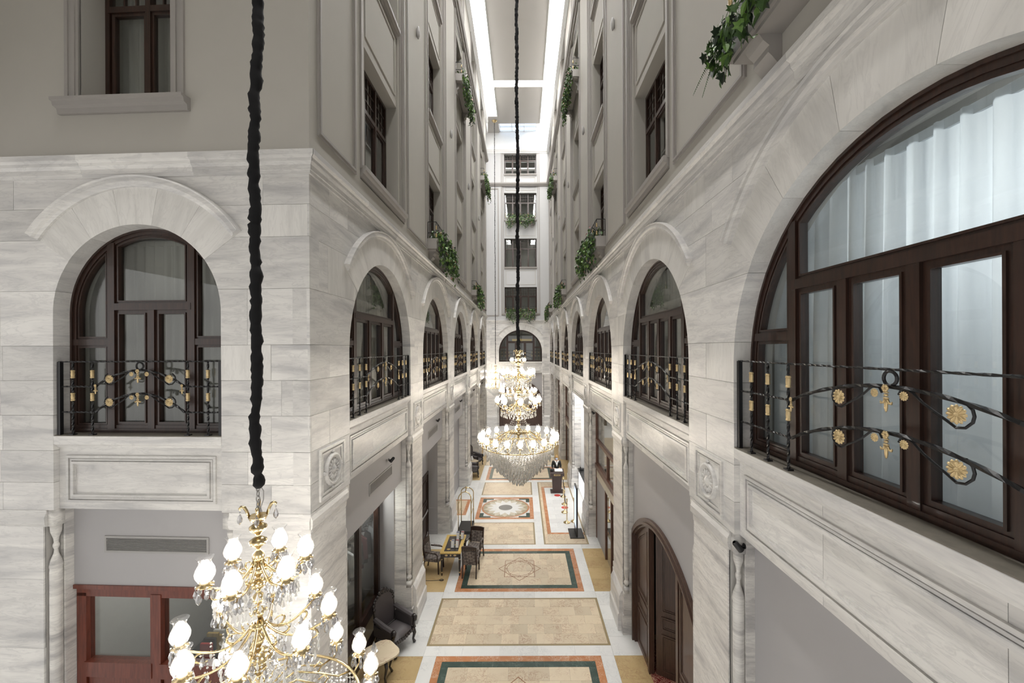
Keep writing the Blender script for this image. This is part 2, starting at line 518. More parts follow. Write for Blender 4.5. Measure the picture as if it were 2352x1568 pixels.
def lower_wall(name, label, mtx, s0, s1, bays, mit0=0, mit1=0, streak='marble_s', rosettes=True, cin=0.0, cout=0.0):
    core = MB()
    nb = len(bays)
    bnd = [s0 + cin] + [((bays[i][0] + bays[i][1]) + (bays[i + 1][0] - bays[i + 1][1])) / 2 for i in range(nb - 1)] + [s1 - cout]
    for i, (c, r) in enumerate(bays):
        zs = CROWN - r; rr = r + 0.04
        lp = [(bnd[i], 5.1), (c - rr, 5.1), (c - rr, zs)] + arcpts(c, zs, rr, PI, PI / 2, 12)[1:] + [(c, 9.9), (bnd[i], 9.9)]
        core.prism(lp, 0.02, 0.5)
        rp = [(c + rr, 5.1), (bnd[i + 1], 5.1), (bnd[i + 1], 9.9), (c, 9.9)] + arcpts(c, zs, rr, PI / 2, 0, 12)
        core.prism(rp, 0.02, 0.5)
        core.box(c - rr, c + rr, 0.12, 0.5, 5.12, 6.15)
    gaps = []
    for i in range(nb + 1):
        L = bays[i - 1] if i > 0 else None
        Rb = bays[i] if i < nb else None
        p0 = L[0] + L[1] if L else s0
        p1 = Rb[0] - Rb[1] if Rb else s1
        gaps.append((L, Rb, p0, p1))
        a = p0 + (0.16 if L else 0); b = p1 - (0.16 if Rb else 0)
        q = cin if L is None else 0.0
        q2 = cout if Rb is None else 0.0
        core.box(a + q, b - q2, 0.02, 0.17, 0, 5.12)
        core.box(p0 + (0.02 if L else q), p1 - (0.02 if Rb else q2), 0.17, 0.5, 0, 5.12)
    root = O(name, core, 'mortar', mtx=mtx)
    tag(root, label, 'wall', kind='structure')
    # coursed stones
    for gi, (L, Rb, p0, p1) in enumerate(gaps):
        lo = (lambda z, L=L: L[0] + gfun(z, L[1])) if L else (lambda z: s0)
        hi = (lambda z, Rb=Rb: Rb[0] - gfun(z, Rb[1])) if Rb else (lambda z: s1)
        for ci in range(len(ZC) - 1):
            z0, z1 = ZC[ci] + 0.002, ZC[ci + 1] - 0.002
            zz = [z0 + (z1 - z0) * k / 6 for k in range(7)]
            for X in (L, Rb):
                if X:
                    for rad in (X[1], X[1] + 0.55):
                        zb = CROWN - X[1] + rad * math.sin(ARC)
                        if z0 < zb < z1: zz.append(zb)
            zz = sorted(zz)
            zz = [z for z in zz if hi(z) - lo(z) > 0.015]
            if len(zz) < 2: continue
            lm = max(lo(z) for z in zz); hm = min(hi(z) for z in zz)
            wid = hm - lm
            n = max(1, round(wid / (0.95 if ci % 2 else 0.75)))
            js = []
            if n > 1 and wid > 0.5:
                off = 0.13 if (ci + gi) % 2 else -0.11
                js = [lm + wid * ((k + 1) / n + off / n) for k in range(n - 1)]
            elif wid > 0.6 and ci % 2 == gi % 2:
                js = [lm + wid * (0.3 if ci % 3 else 0.68)]
            edges = [None] + js + [None]
            for k in range(len(edges) - 1):
                left = [(lo(z) if edges[k] is None else edges[k] + 0.002, z) for z in zz]
                right = [(hi(z) if edges[k + 1] is None else edges[k + 1] - 0.002, z) for z in zz]
                if edges[k] is not None: left = [left[0], left[-1]]
                elif L is None: left = [left[0], left[-1]]
                if edges[k + 1] is not None or Rb is None: right = [right[0], right[-1]]
                poly = right + left[::-1]
                deep = (edges[k] is None and L and z0 < CROWN - L[1] + L[1] * math.sin(ARC)) or \
                       (edges[k + 1] is None and Rb and z0 < CROWN - Rb[1] + Rb[1] * math.sin(ARC))
                pr = RND.choice((0.0, 0.0, 0.001, 0.002))
                O('stone_block', MB().prism(poly, -pr, 0.24 if deep else 0.03), 'marble' if RND.random() < 0.85 else 'marble_v', root)
    # arches
    for (c, r) in bays:
        zs = CROWN - r; rv = r + 0.55
        nv = 5
        for k in range(nv):
            a0 = ARC + (PI - 2 * ARC) * k / nv + 0.001; a1 = ARC + (PI - 2 * ARC) * (k + 1) / nv - 0.001
            poly = arcpts(c, zs, r, a1, a0, 5) + arcpts(c, zs, rv, a0, a1, 5)
            am = (a0 + a1) / 2 - PI / 2
            # grain runs along the radius: build about the piece's own centre line
            ca, sa = math.cos(-am), math.sin(-am)
            loc = [((x - c) * ca - (z - zs) * sa, (x - c) * sa + (z - zs) * ca) for x, z in poly]
            O('voussoir', MB().prism(loc, -0.004, 0.24), 'marble_v', root, mtx=T(c, 0, zs) @ RY(-am))
        hood = MB()
        prof = [(rv - 0.02, 0.0), (rv - 0.02, -0.035), (rv + 0.02, -0.05), (rv + 0.04, -0.08), (rv + 0.10, -0.08), (rv + 0.12, -0.095), (rv + 0.13, -0.06), (rv + 0.13, 0.0)]
        n = 30
        vs = []; fs = []
        for i in range(n + 1):
            a = ARC + (PI - 2 * ARC) * i / n
            vs += [(c + q * math.cos(a), y, zs + q * math.sin(a)) for q, y in prof]
        m = len(prof)
        for i in range(n):
            for k in range(m):
                k2 = (k + 1) % m
                fs.append((i * m + k, i * m + k2, (i + 1) * m + k2, (i + 1) * m + k))
        fs += [tuple(range(m - 1, -1, -1)), tuple(n * m + k for k in range(m))]
        hood.add(vs, fs)
        O('hood_moulding', hood, 'marble', root)
        # sill and panelled beam
        O('window_sill', MB().extr([(0.24, 6.0), (0.05, 6.0), (0.03, 6.03), (0.0, 6.05), (-0.004, 6.17), (0.24, 6.17)], c - r + 0.003, c + r - 0.003), 'marble', root)
        O('sill_top', MB().box(c - r + 0.003, c + r - 0.003, 0.008, 0.34, 6.17, 6.18), 'sillstone', root)
        nseg = 3 if r > 1.6 else 1
        for k in range(nseg):
            x0 = c - r + 2 * r * k / nseg + 0.002; x1 = c - r + 2 * r * (k + 1) / nseg - 0.002
            O('beam_panel', MB().box(x0, x1, 0.07, 0.16, 5.1, 6.0), 'marble', root)
        pm = MB()
        for (d0, d1, y) in ((0.0, 0.035, 0.045), (0.05, 0.075, 0.055), (0.085, 0.12, 0.035), (0.12, 0.135, 0.058)):
            o_ = rect(c - r + 0.13 + d0, c + r - 0.13 - d0, 5.2 + d0, 5.88 - d0)
            i_ = rect(c - r + 0.13 + d1, c + r - 0.13 - d1, 5.2 + d1, 5.88 - d1)
            pm.ring(o_, i_, y, 0.08)
        O('panel_moulding', pm, 'marble', root)
    # cornice
    x = s0
    segs = max(1, round((s1 - s0) / 1.8))
    prof = [(0.02, 9.86), (-0.03, 9.86), (-0.035, 9.90), (-0.05, 9.905), (-0.055, 9.97), (-0.07, 9.99), (-0.085, 10.01), (-0.09, 10.05), (-0.12, 10.07), (-0.13, 10.075), (-0.13, 10.15), (0.02, 10.15)]
    for k in range(segs):
        a = s0 + (s1 - s0) * k / segs + (0.001 if k else 0); b = s0 + (s1 - s0) * (k + 1) / segs - (0.001 if k < segs - 1 else 0)
        O('cornice_block', MB().extr(prof, a, b, mit0 if k == 0 else 0, mit1 if k == segs - 1 else 0), 'marble', root)
    # piers on the ground floor
    colm = None
    for gi, (L, Rb, p0, p1) in enumerate(gaps):
        a = p0 + (0.16 if L else 0); b = p1 - (0.16 if Rb else 0)
        zl = [1.05, 2.05, 3.1, 4.1, 5.1]
        for k in range(4):
            O('pier_block', MB().box(a, b, 0.0, 0.03, zl[k] + 0.001, zl[k + 1] - 0.001), streak, root)
        O('plinth', MB().extr([(0.17, 0), (-0.12, 0), (-0.12, 0.42), (-0.09, 0.46), (-0.085, 0.9), (-0.04, 1.0), (0.0, 1.06), (0.17, 1.06)], a - 0.0, b + 0.0), 'marble', root)
        O('pier_capital', MB().extr([(0.17, 4.86), (0.0, 4.86), (-0.025, 4.9), (-0.03, 5.0), (-0.005, 5.06), (-0.005, 5.1), (0.17, 5.1)], a - 0.05 * bool(L), b + 0.05 * bool(Rb)), 'marble', root)
        for side, on in ((-1, L), (1, Rb)):
            if not on: continue
            xe = p0 if side < 0 else p1
            sg = 1 if side < 0 else -1       # towards the pier
            if colm is None:
                cb = MB()
                cb.lathe([(0.03, 1.22), (0.05, 1.26), (0.072, 1.30), (0.074, 1.33), (0.05, 1.36), (0.04, 1.40), (0.058, 1.46), (0.066, 1.52), (0.070, 1.6), (0.070, 4.18),
                          (0.066, 4.22), (0.075, 4.26), (0.062, 4.34), (0.028, 4.44), (0.022, 4.50), (0.036, 4.54), (0.036, 4.57), (0.024, 4.60), (0.03, 4.66), (0.06, 4.76), (0.066, 4.86)], 14)
                cb.box(-0.075, 0.075, -0.075, 0.075, 1.06, 1.22)
                cb.box(-0.078, 0.078, -0.078, 0.078, 4.86, 5.1)
                colm = cb.mesh('colonnette')
                for p in colm.polygons: p.use_smooth = len(p.vertices) == 4 and p.area < 0.2
            O('colonnette', colm, 'marble_col', root, loc=(xe + sg * 0.08, 0.09, 0))
            jb = MB()
            for (u0, u1, y0, y1) in ((0.0, 0.03, 0.14, 0.49), (0.03, 0.06, 0.165, 0.25), (0.06, 0.085, 0.15, 0.25)):
                xs = sorted((xe + sg * u0, xe + sg * u1))
                jb.box(xs[0], xs[1], y0, y1, 0.0, 5.1)
            xs = sorted((xe, xe + sg * 0.16))
            jb.box(xs[0] + 0.004, xs[1] - 0.004, -0.03, 0.2, 0.0, 0.5)
            jb.box(xs[0] + 0.008, xs[1] - 0.008, 0.0, 0.18, 0.5, 1.06)
            O('jamb_moulding', jb, 'marble_col', root)
        if rosettes and p1 - p0 > 1.0 and L and Rb or (rosettes and p1 - p0 > 1.2 and p1 - p0 < 1.5):
            cx = (p0 + p1) / 2
            rp = MB()
            rp.ring(rect(cx - 0.40, cx + 0.40, 5.17, 5.93), rect(cx - 0.36, cx + 0.36, 5.21, 5.89), -0.028, 0.01)
            rp.ring(rect(cx - 0.33, cx + 0.33, 5.24, 5.86), rect(cx - 0.30, cx + 0.30, 5.27, 5.83), -0.016, 0.01)
            O('rosette_frame', rp, 'marble', root)
            ro = MB()
            mt = T(cx, 0, 5.55) @ RX(PI / 2)
            ro.lathe([(0.0, 0.06), (0.04, 0.055), (0.06, 0.03), (0.19, 0.018), (0.2, 0.045), (0.23, 0.05), (0.245, 0.03), (0.25, 0.0)], 24, mt, False)
            for k in range(16):
                an = 2 * PI * k / 16
                ro.ball((0.12 * math.cos(an), 0.12 * math.sin(an), 0.02), (0.05, 0.017, 0.025), 6, 4, mt @ T(0.12 * math.cos(an), 0.12 * math.sin(an), 0.02) @ RZ(an) @ T(-0.12 * math.cos(an), -0.12 * math.sin(an), -0.02))
            for k in range(4):
                an = PI / 2 * k
                ro.ball((0.275 * math.cos(an), 0.275 * math.sin(an), 0.015), 0.03, 6, 4, mt)
            O('carved_rosette', ro, 'marble', root, smooth=True)
    return root

WR = lower_wall('wall_right', 'white marble arcade wall with arched windows along the right side', MR, -YF, 3.5, [(-c, 2.03) for c in reversed(RC)], streak='marble_s')
WL = lower_wall('wall_left', 'white marble arcade wall with arched windows along the left side', ML, YC, LEND, [(LC[0], 1.87)] + [(c, 2.03) for c in LC[1:4]] + [(LC[4], 1.95)], mit0=1, mit1=1, streak='marble_sl', cin=0.06)
WF = lower_wall('wall_front', 'marble wall at the left facing the camera with one arched window', MF, -6.6, 0.0, [(-2.545, 1.257)], mit1=1, streak='marble', rosettes=False, cout=0.06)
WB = lower_wall('wall_back', 'marble end wall of the hall with wide arched window', MB_, -9.0, XR, [(-0.17, 2.06)], streak='marble_s', rosettes=False)

# corner bracket on the front wall / left wall corner is plain stone (already there)

# ---------------------------------------------------------------- upper storeys
SILLS = [10.8, 15.2, 19.75, 24.1]
LINT = [13.3, 17.95, 22.3, 26.2]
WTOP = 26.3
_win = [0]
def wname():
    _win[0] += 1
    return 'window_%d' % _win[0]

def upper_window_proto(ww, h, cols):
    f = MB()
    f.ring(rect(-ww / 2, ww / 2, 0, h), rect(-ww / 2 + 0.07, ww / 2 - 0.07, 0.07, h - 0.07), 0, 0.09)
    zt = h * 0.66
    f.box(-ww / 2 + 0.05, ww / 2 - 0.05, -0.01, 0.085, zt - 0.045, zt + 0.045)
    cw = (ww - 0.14) / cols
    for k in range(1, cols):
        x = -ww / 2 + 0.07 + cw * k
        f.box(x - 0.04, x + 0.04, -0.012, 0.085, 0.05, h - 0.05)
    panes = []
    for k in range(cols):
        x0 = -ww / 2 + 0.07 + cw * k + 0.03; x1 = x0 + cw - 0.06
        f.ring(rect(x0, x1, 0.06, zt - 0.04), rect(x0 + 0.05, x1 - 0.05, 0.11, zt - 0.09), 0.01, 0.075)
        panes.append((x0 + 0.04, x1 - 0.04, 0.10, zt - 0.08))
        z0 = zt + 0.045; z1 = h - 0.07
        for a in (1, 2):
            xm = x0 + (x1 - x0) * a / 3
            f.box(xm - 0.012, xm + 0.012, 0.02, 0.06, z0, z1)
            zm = z0 + (z1 - z0) * a / 3
            f.box(x0, x1, 0.022, 0.058, zm - 0.012, zm + 0.012)
        panes.append((x0 - 0.01, x1 + 0.01, z0 - 0.01, z1 + 0.01))
    return f.mesh('window_frame'), [MB().box(a, b, 0.035, 0.043, c_, d).mesh('pane') for a, b, c_, d in panes]

_uw = {}
_cur = {}
def pleats(x0, x1, z0, z1, amp=0.035, pitch=0.16, seed=0):
    key = (round(x1 - x0, 2), round(z1 - z0, 2), amp, pitch, seed)
    rr = random.Random(seed)
    n = int((x1 - x0) / pitch * 8)
    top = []; vs = []; fs = []
    ph = rr.random() * 6
    for i in range(n + 1):
        u = x0 + (x1 - x0) * i / n
        a = 2 * PI * (u - x0) / pitch + ph + 0.8 * math.sin(u * 1.9 + ph)
        y = amp * math.sin(a) + 0.3 * amp * math.sin(2.3 * a + 1)
        vs += [(u, y * 1.15, z0), (u, y, (z0 + z1) / 2), (u, y * 0.6, z1)]
    for i in range(n):
        for k in range(2):
            b = i * 3 + k
            fs.append((b, b + 3, b + 4, b + 1))
    return MB().add(vs, fs)

def place_upper_window(root_m, c, y, z, ww, h, cols, label, curtain=True, mat='wood'):
    key = (ww, h, cols, mat)
    if key not in _uw:
        _uw[key] = upper_window_proto(ww, h, cols)
    fm, ps = _uw[key]
    o = O(wname(), fm, mat, mtx=root_m @ T(c, y, z))
    tag(o, label, 'window', kind='structure')
    for p in ps: O('pane', p, 'glass', o)
    return o

SPEAKERS = []
def upper_wall(name, label, mtx, s0, s1, bays, bw=2.75, ww=2.1, cols=3, side='left', mit0=0, mit1=0, z0=COR1 - 0.02, cin=0.0, floors=4, mat='stucco'):
    core = MB()
    nb = len(bays)
    xs = [s0]
    for c in bays: xs += [c - bw / 2, c + bw / 2]
    xs.append(s1)
    for i in range(nb + 1):
        core.box(xs[2 * i] + (cin if i == 0 else 0), xs[2 * i + 1], 0.0, 0.6, z0, WTOP)
    for c in bays:
        core.box(c - bw / 2, c + bw / 2, 0.0, 0.6, z0, SILLS[0] - 0.25)
        core.box(c - bw / 2, c - ww / 2, 0.05, 0.6, SILLS[0] - 0.25, WTOP)
        core.box(c + ww / 2, c + bw / 2, 0.05, 0.6, SILLS[0] - 0.25, WTOP)
        for k in range(floors):
            zl = SILLS[k] - 0.02
            zb = SILLS[0] - 0.25 if k == 0 else LINT[k - 1]
            core.box(c - ww / 2, c + ww / 2, 0.09, 0.6, zb, zl)
        core.box(c - ww / 2, c + ww / 2, 0.09, 0.6, LINT[floors - 1], WTOP)
    root = O(name, core, mat, mtx=mtx)
    tag(root, label, 'wall', kind='structure')
    # surrounds of the bay strips
    for c in bays:
        for sg in (-1, 1):
            sm = MB()
            for (u0, u1, y) in ((0.0, 0.05, -0.035), (0.05, 0.09, -0.015), (0.16, 0.20, 0.02), (0.20, 0.235, 0.03)):
                a, b = sorted((c + sg * (bw / 2 - u0), c + sg * (bw / 2 - u1)))
                sm.box(a, b, y, 0.06, SILLS[0] - 0.05, 22.9)
                sm.box(a, b, y, 0.06, 23.3, WTOP)
            O('bay_moulding', sm, 'stucco_trim', root)
        for k in range(floors):
            wd = bw / 2 - 0.02 if k == 0 else ww / 2 + 0.02
            zt = SILLS[k]; p = -0.10 if k == 0 else -0.02
            O('window_sill', MB().extr([(0.36, zt - 0.05), (0.09, zt - 0.2), (p + 0.07, zt - 0.2), (p + 0.06, zt - 0.13), (p + 0.02, zt - 0.11), (p, zt - 0.08), (p, zt), (0.36, zt)], c - wd, c + wd), 'stucco_trim', root)
            if k:
                za, zb = LINT[k - 1] + 0.22, SILLS[k] - 0.30
                sp = MB().ring(rect(c - ww / 2 + 0.13, c + ww / 2 - 0.13, za, zb), rect(c - ww / 2 + 0.17, c + ww / 2 - 0.17, za + 0.04, zb - 0.04), 0.07, 0.1)
                O('spandrel_moulding', sp, 'stucco', root)
    # framed panels on the piers
    for i in range(nb + 1):
        a, b = xs[2 * i] + 0.22, xs[2 * i + 1] - 0.22
        if b - a < 0.5: continue
        pm = MB()
        for (d0, d1, y) in ((0, 0.035, -0.03), (0.035, 0.07, -0.045), (0.07, 0.10, -0.02)):
            pm.ring(rect(a + d0, b - d0, 10.52 + d0, 22.7 - d0), rect(a + d1, b - d1, 10.52 + d1, 22.7 - d1), y, 0.01)
        O('pier_panel_moulding', pm, 'stucco_trim', root)
    # string course below the top storey
    O('string_course', MB().extr([(0.02, 22.9), (-0.08, 22.9), (-0.1, 22.97), (-0.16, 23.0), (-0.22, 23.12), (-0.22, 23.2), (-0.04, 23.25), (0.02, 23.25)], s0, s1, mit0, mit1), 'stucco_trim', root)
    O('crown_moulding', MB().extr([(0.6, 26.05), (-0.03, 26.05), (-0.05, 26.12), (-0.12, 26.2), (-0.2, 26.35), (-0.2, 26.42), (-0.1, 26.46), (-0.1, 26.5), (0.6, 26.5)], s0, s1, mit0, mit1), 'white', root)
    return root

UR = upper_wall('wall_right_upper', 'beige stucco upper storeys above the right arcade', MR, -YF, 3.5, [-(c + 0.12) for c in reversed(RC)])
UL = upper_wall('wall_left_upper', 'beige stucco upper storeys above the left arcade', ML, YC, LEND, LC, mit0=1, mit1=1, cin=0.06)
UB = upper_wall('wall_back_upper', 'pale stucco upper storeys of the end wall', MB_, -9.0, XR, [-0.12], bw=3.7, ww=3.1, cols=4, mat='stucco_w')
for s_, (m_, cs, sgn, sd) in enumerate(((MR, RC, -1, 'right'), (ML, LC, 1, 'left'))):
    for bi, c in enumerate(cs):
        cc = -(c + 0.12) if sgn < 0 else c
        for k in range(4):
            nm = '%s storey window of the %s bay on the %s wall' % (['lowest', 'second', 'third', 'top'][k], ORD[bi], sd)
            place_upper_window(m_, cc, 0.34, SILLS[k], 2.1, round(LINT[k] - SILLS[k], 3), 3, 'dark framed ' + nm)
for k in range(4):
    place_upper_window(MB_, -0.12, 0.34, SILLS[k], 3.1, round(LINT[k] - SILLS[k], 3), 4, 'wide dark framed %s storey window on the end wall' % ['lowest', 'second', 'third', 'top'][k])
# front wall, upper part with one window
def front_upper():
    core = MB()
    z0 = COR1 - 0.02
    a, b = -3.38, -2.0
    core.box(-6.6, a, 0, 0.6, z0, WTOP)
    core.box(b, -0.07, 0, 0.6, z0, WTOP)
    core.box(-0.07, 0, 0, 0.06, z0, WTOP)
    core.box(a, b, 0, 0.6, z0, 10.95)
    core.box(a, b, 0, 0.6, 13.4, WTOP)
    root = O('wall_front_upper', core, 'stucco', mtx=MF)
    tag(root, 'grey beige stucco wall above the marble at the left, with one tall window', 'wall', kind='structure')
    sm = MB()
    for (d0, d1, y) in ((0.0, 0.05, -0.03), (0.05, 0.11, -0.015), (0.11, 0.16, -0.035), (0.16, 0.2, -0.02)):
        o_ = rect(a - 0.2 + d0, b + 0.2 - d0, 10.95, 13.6 - d0); i_ = rect(a - 0.2 + d1, b + 0.2 - d1, 10.96, 13.6 - d1)
        sm.ring(o_, i_, y, 0.02)
    O('window_surround', sm, 'stucco_trim', root)
    O('window_sill', MB().extr([(0.36, 10.97), (0.36, 10.9), (-0.02, 10.78), (-0.05, 10.78), (-0.06, 10.85), (-0.11, 10.87), (-0.12, 10.92), (-0.15, 10.93), (-0.15, 10.97)][::-1], a - 0.28, b + 0.28), 'stucco_trim', root)
    O('string_course', MB().extr([(0.02, 22.9), (-0.08, 22.9), (-0.22, 23.12), (-0.22, 23.2), (0.02, 23.25)], -6.6, 0, 0, 1), 'stucco_trim', root)
    place_upper_window(MF, (a + b) / 2, 0.34, 10.97, 1.38, 2.43, 2, 'dark framed upper window of the wall facing the camera at the left')
    return root
front_upper()

# rooms behind the windows: back walls and floor slabs
def backing(name, mtx, s0, s1, label, depth=2.4, skip_ground=True):
    g = MB()
    g.box(s0, s1, depth, depth + 0.1, 5.2, WTOP)
    for z in (5.0, 10.2, 14.4, 18.9, 23.2, 26.4):
        g.box(s0, s1, 0.5, depth, z, z + 0.12)
    for x in (s0, s1 - 0.1):
        g.box(x, x + 0.1, 0.6, depth, 5.2, WTOP)
    o = O(name, g, 'room', mtx=mtx)
    tag(o, label, 'wall', kind='structure')
    return o
backing('wall_right_inner', MR, -YF, 3.5, 'dim rooms behind the right hand windows')
backing('wall_left_inner', ML, YC + 2.6, LEND, 'dim rooms behind the left hand windows')
backing('wall_front_inner', MF, -6.6, -0.55, 'dim rooms behind the window of the wall at the left')
backing('wall_back_inner', MB_, -9.0, XR, 'dim rooms behind the end wall windows')

# ---------------------------------------------------------------- ceiling
ZT = 28.0
ce = MB()
ce.box(-2.1, 1.67, -3.0, 30.6, ZT, ZT + 0.3)
ce.box(-2.1, 1.67, 31.35, 36.45, ZT, ZT + 0.3)
ce.box(-9.0, -2.1, 35.3, 38.0, ZT, ZT + 0.3)
ce.box(-9.0, XL - 0.0, -3.5, YC + 0.6, ZT, ZT + 0.3)  # unseen piece over the near left, added to stop light from above
ceiling = tag(O('ceiling', ce, 'ceilpaint'), 'flat grey ceiling panel between the bright light strips', 'ceiling', kind='structure')
cv = MB()
cv.box(XL, -2.1, -3.0, 35.3, ZT + 0.25, ZT + 0.3)
cv.box(1.67, XR, -3.0, YF, ZT + 0.25, ZT + 0.3)
cv.box(-2.1, 1.67, 30.6, 31.35, ZT + 0.25, ZT + 0.3)
lp = O('ceiling_light_strip', cv, 'cove')
tag(lp, 'glowing white light strips running along both edges of the ceiling', 'light strip')
tr = MB()
tr.box(-2.16, -2.1, -3, 35.3, ZT - 0.06, ZT + 0.25); tr.box(1.67, 1.73, -3, 36.45, ZT - 0.06, ZT + 0.25)
tr.box(XL - 0.2, XL, -3, 35.3, 26.5, ZT + 0.35); tr.box(XR, XR + 0.2, -3, YF, 26.5, ZT + 0.35)
tr.box(-9, XR, YF, YF + 0.2, 26.5, ZT + 0.35)
tag(O('trim_1', tr, 'white'), 'white plaster cove below the ceiling light strips', 'trim', kind='structure')
sk = MB().box(-2.05, 1.4, 36.45, YF, ZT + 0.25, ZT + 0.3)
sky_o = tag(O('skylight', sk, 'skylight'), 'small bluish skylight in the ceiling next to the end wall', 'skylight')
fm = MB()
for x in (-2.05, -0.9, 0.25, 1.36): fm.box(x, x + 0.05, 36.45, YF, ZT + 0.1, ZT + 0.24)
for y in (36.45, 37.2, 37.94): fm.box(-2.05, 1.41, y, y + 0.05, ZT + 0.1, ZT + 0.24)
O('glazing_bar', fm, 'white', sky_o)

rw = MB()  # unseen walls and roofs, added to keep the upper front wall darker
rw.box(-9.2, XR + 0.6, -3.8, -3.5, COR1, ZT + 0.3)
rw.box(-9.2, -9.0, -3.5, YC + 1.2, COR1, ZT + 0.3)
rw.box(-14, XR + 0.6, -9.5, -3.5, COR1, COR1 + 0.2)
rw.box(-14, -9.0, -3.5, YC + 1.2, COR1, COR1 + 0.2)
tag(O('rear_light_block', rw, 'stucco'), 'unseen stucco walls and roof slabs added behind the camera to block light', 'wall', kind='structure')
# ---------------------------------------------------------------- arched windows
def arch_window_proto(r, xm, nl):
    h0 = CROWN - r - SILL
    parts = []
    def ztop(x, rr): return h0 + math.sqrt(max(0, rr * rr - x * x))
    ro = r + 0.03
    outer = [(-ro, -0.0), (ro, -0.0)] + arcpts(0, h0, ro, 0, PI, 28)
    inner = inset(outer, 0.11)
    fr = MB().ring(outer, inner, 0, 0.11)
    fr.ring(inset(outer, 0.03), inset(outer, 0.06), -0.02, 0.01)
    main = fr.mesh('window_frame')
    def part(name, mb): parts.append((name, mb.mesh(name), 'wood'))
    for sg in (-1, 1):
        part('mullion', MB().box(sg * xm - 0.055, sg * xm + 0.055, -0.015, 0.10, 0.05, ztop(xm, r - 0.03)))
    part('transom', MB().box(-xm, xm, -0.02, 0.10, 1.82, 1.92))
    for sg in (-1, 1):
        a, b = sorted((sg * xm, sg * (r - 0.03 if 1.35 < h0 else math.sqrt((r - 0.02) ** 2 - max(0, 1.35 - h0) ** 2))))
        part('side_rail', MB().box(a, b, -0.01, 0.10, 1.30, 1.39))
    lw = 2 * xm / nl
    for k in range(1, nl):
        x = -xm + lw * k
        part('mullion', MB().box(x - 0.05, x + 0.05, -0.012, 0.10, 0.05, 1.84))
    polys = []
    for k in range(nl):
        polys.append((rect(-xm + lw * k + 0.045, -xm + lw * (k + 1) - 0.045, 0.09, 1.83), 0.065))
    re = r - 0.075
    x0 = xm - 0.05
    at = math.acos(x0 / re)
    polys.append(([(-x0, 1.91), (x0, 1.91)] + arcpts(0, h0, re, at, PI - at, 16), 0.05))
    xi = xm + 0.05
    ai = math.acos(xi / re)
    if 1.31 > h0:
        a3 = math.asin((1.31 - h0) / re)
        low = [(xi, 0.09), (re, 0.09)] + arcpts(0, h0, re, 0, a3, 3) + [(xi, 1.31)]
    else:
        low = rect(xi, re, 0.09, 1.31)
    a4 = math.asin((1.38 - h0) / re) if 1.38 > h0 else None
    upp = ([(xi, 1.38)] + arcpts(0, h0, re, a4, ai, 10)) if a4 is not None else ([(xi, 1.38), (re, 1.38)] + arcpts(0, h0, re, 0, ai, 12))
    for p in (low, upp):
        polys.append((p, 0.045))
        polys.append(([(-x, z) for x, z in p][::-1], 0.045))
    for p, wd in polys:
        ii = inset(p, wd)
        part('sash', MB().ring(p, ii, 0.015, 0.085).ring(inset(p, wd - 0.015), inset(p, wd + 0.004), 0.0, 0.03))
        parts.append(('pane', MB().prism(inset(p, wd - 0.01), 0.048, 0.055).mesh('pane'), 'glass'))
    return main, parts

_aw = {}
def arch_window(mtx, c, r, xm, nl, label):
    key = (r, xm, nl)
    if key not in _aw: _aw[key] = arch_window_proto(*key)
    fm, parts = _aw[key]
    o = O(wname(), fm, 'wood', mtx=mtx @ T(c, 0.225, SILL))
    tag(o, label, 'window', kind='structure')
    for nm, me, mt in parts: O(nm, me, mt, o)
    return o

_cm = {}
def curtain(mtx, c, y, z, half, h, mat, label, seed=0, gap=None, pitch=0.16, amp=0.035):
    key = (half, h, seed, mat, pitch)
    if key not in _cm:
        me = pleats(-half, half, 0.0, h, amp, pitch, seed).mesh('curtain', True)
        hd = MB().box(-half, half, -0.012, 0.012, h - 0.07, h + 0.01).mesh('header_tape')
        _cm[key] = (me, hd)
    me, hd = _cm[key]
    o = O('curtain', me, mat, mtx=mtx @ T(c, y, z))
    tag(o, label, 'curtain', 'curtains behind the windows')
    O('header_tape', hd, mat, o)
    return o

for i, c in enumerate(RC):
    arch_window(MR, -c, 2.03, 1.28, 4, 'brown wooden arched window in the %s arch of the right wall' % ORD[i])
    curtain(MR, -c, 0.62, SILL - 0.15, 2.2, 3.09, 'curtain' if i < 1 else 'curtain_l', 'pale sheer curtain behind the %s arched window on the right' % ORD[i], 1 if i == 0 else 2, pitch=0.21 if i == 0 else 0.16, amp=0.075 if i == 0 else 0.05)
for i, c in enumerate(LC):
    r = 1.87 if i == 0 else (1.95 if i == 4 else 2.03)
    arch_window(ML, c, r, 1.13 if i == 0 else 1.28, 3 if i == 0 else 4, 'brown wooden arched window in the %s arch of the left wall' % ORD[i])
    curtain(ML, c, 0.62, SILL + 0.02, 2.2, 2.92, 'curtain_l', 'beige sheer curtain behind the %s arched window on the left' % ORD[i], 2)
arch_window(MF, -2.545, 1.257, 0.62, 2, 'brown wooden arched window in the wall facing the camera at the left')
curtain(MF, -2.545, 0.62, SILL + 0.02, 1.5, 2.92, 'curtain_d', 'grey beige curtain behind the arched window facing the camera', 3)
arch_window(MB_, -0.17, 2.06, 1.28, 3, 'brown wooden arched window in the end wall behind the chandelier')
curtain(MF, -2.69, 0.62, 10.99, 0.8, 2.4, 'curtain_d', 'grey curtain behind the upper window facing the camera', 4)
lamp('curtain_fill_light', (XR + 1.7, 2.87, 8.4), 110, 0.3, (0.93, 0.97, 1.0))  # fill light added behind the nearest right curtain to make it glow
# a warm room behind the end wall window with a yellow banner
bn = O('banner', MB().box(-0.95, 0.95, 0, 0.02, 0, 0.33), 'bannergold', mtx=MB_ @ T(-0.02, 0.55, 8.02))
tag(bn, 'yellow banner seen through the arched window of the end wall', 'banner')

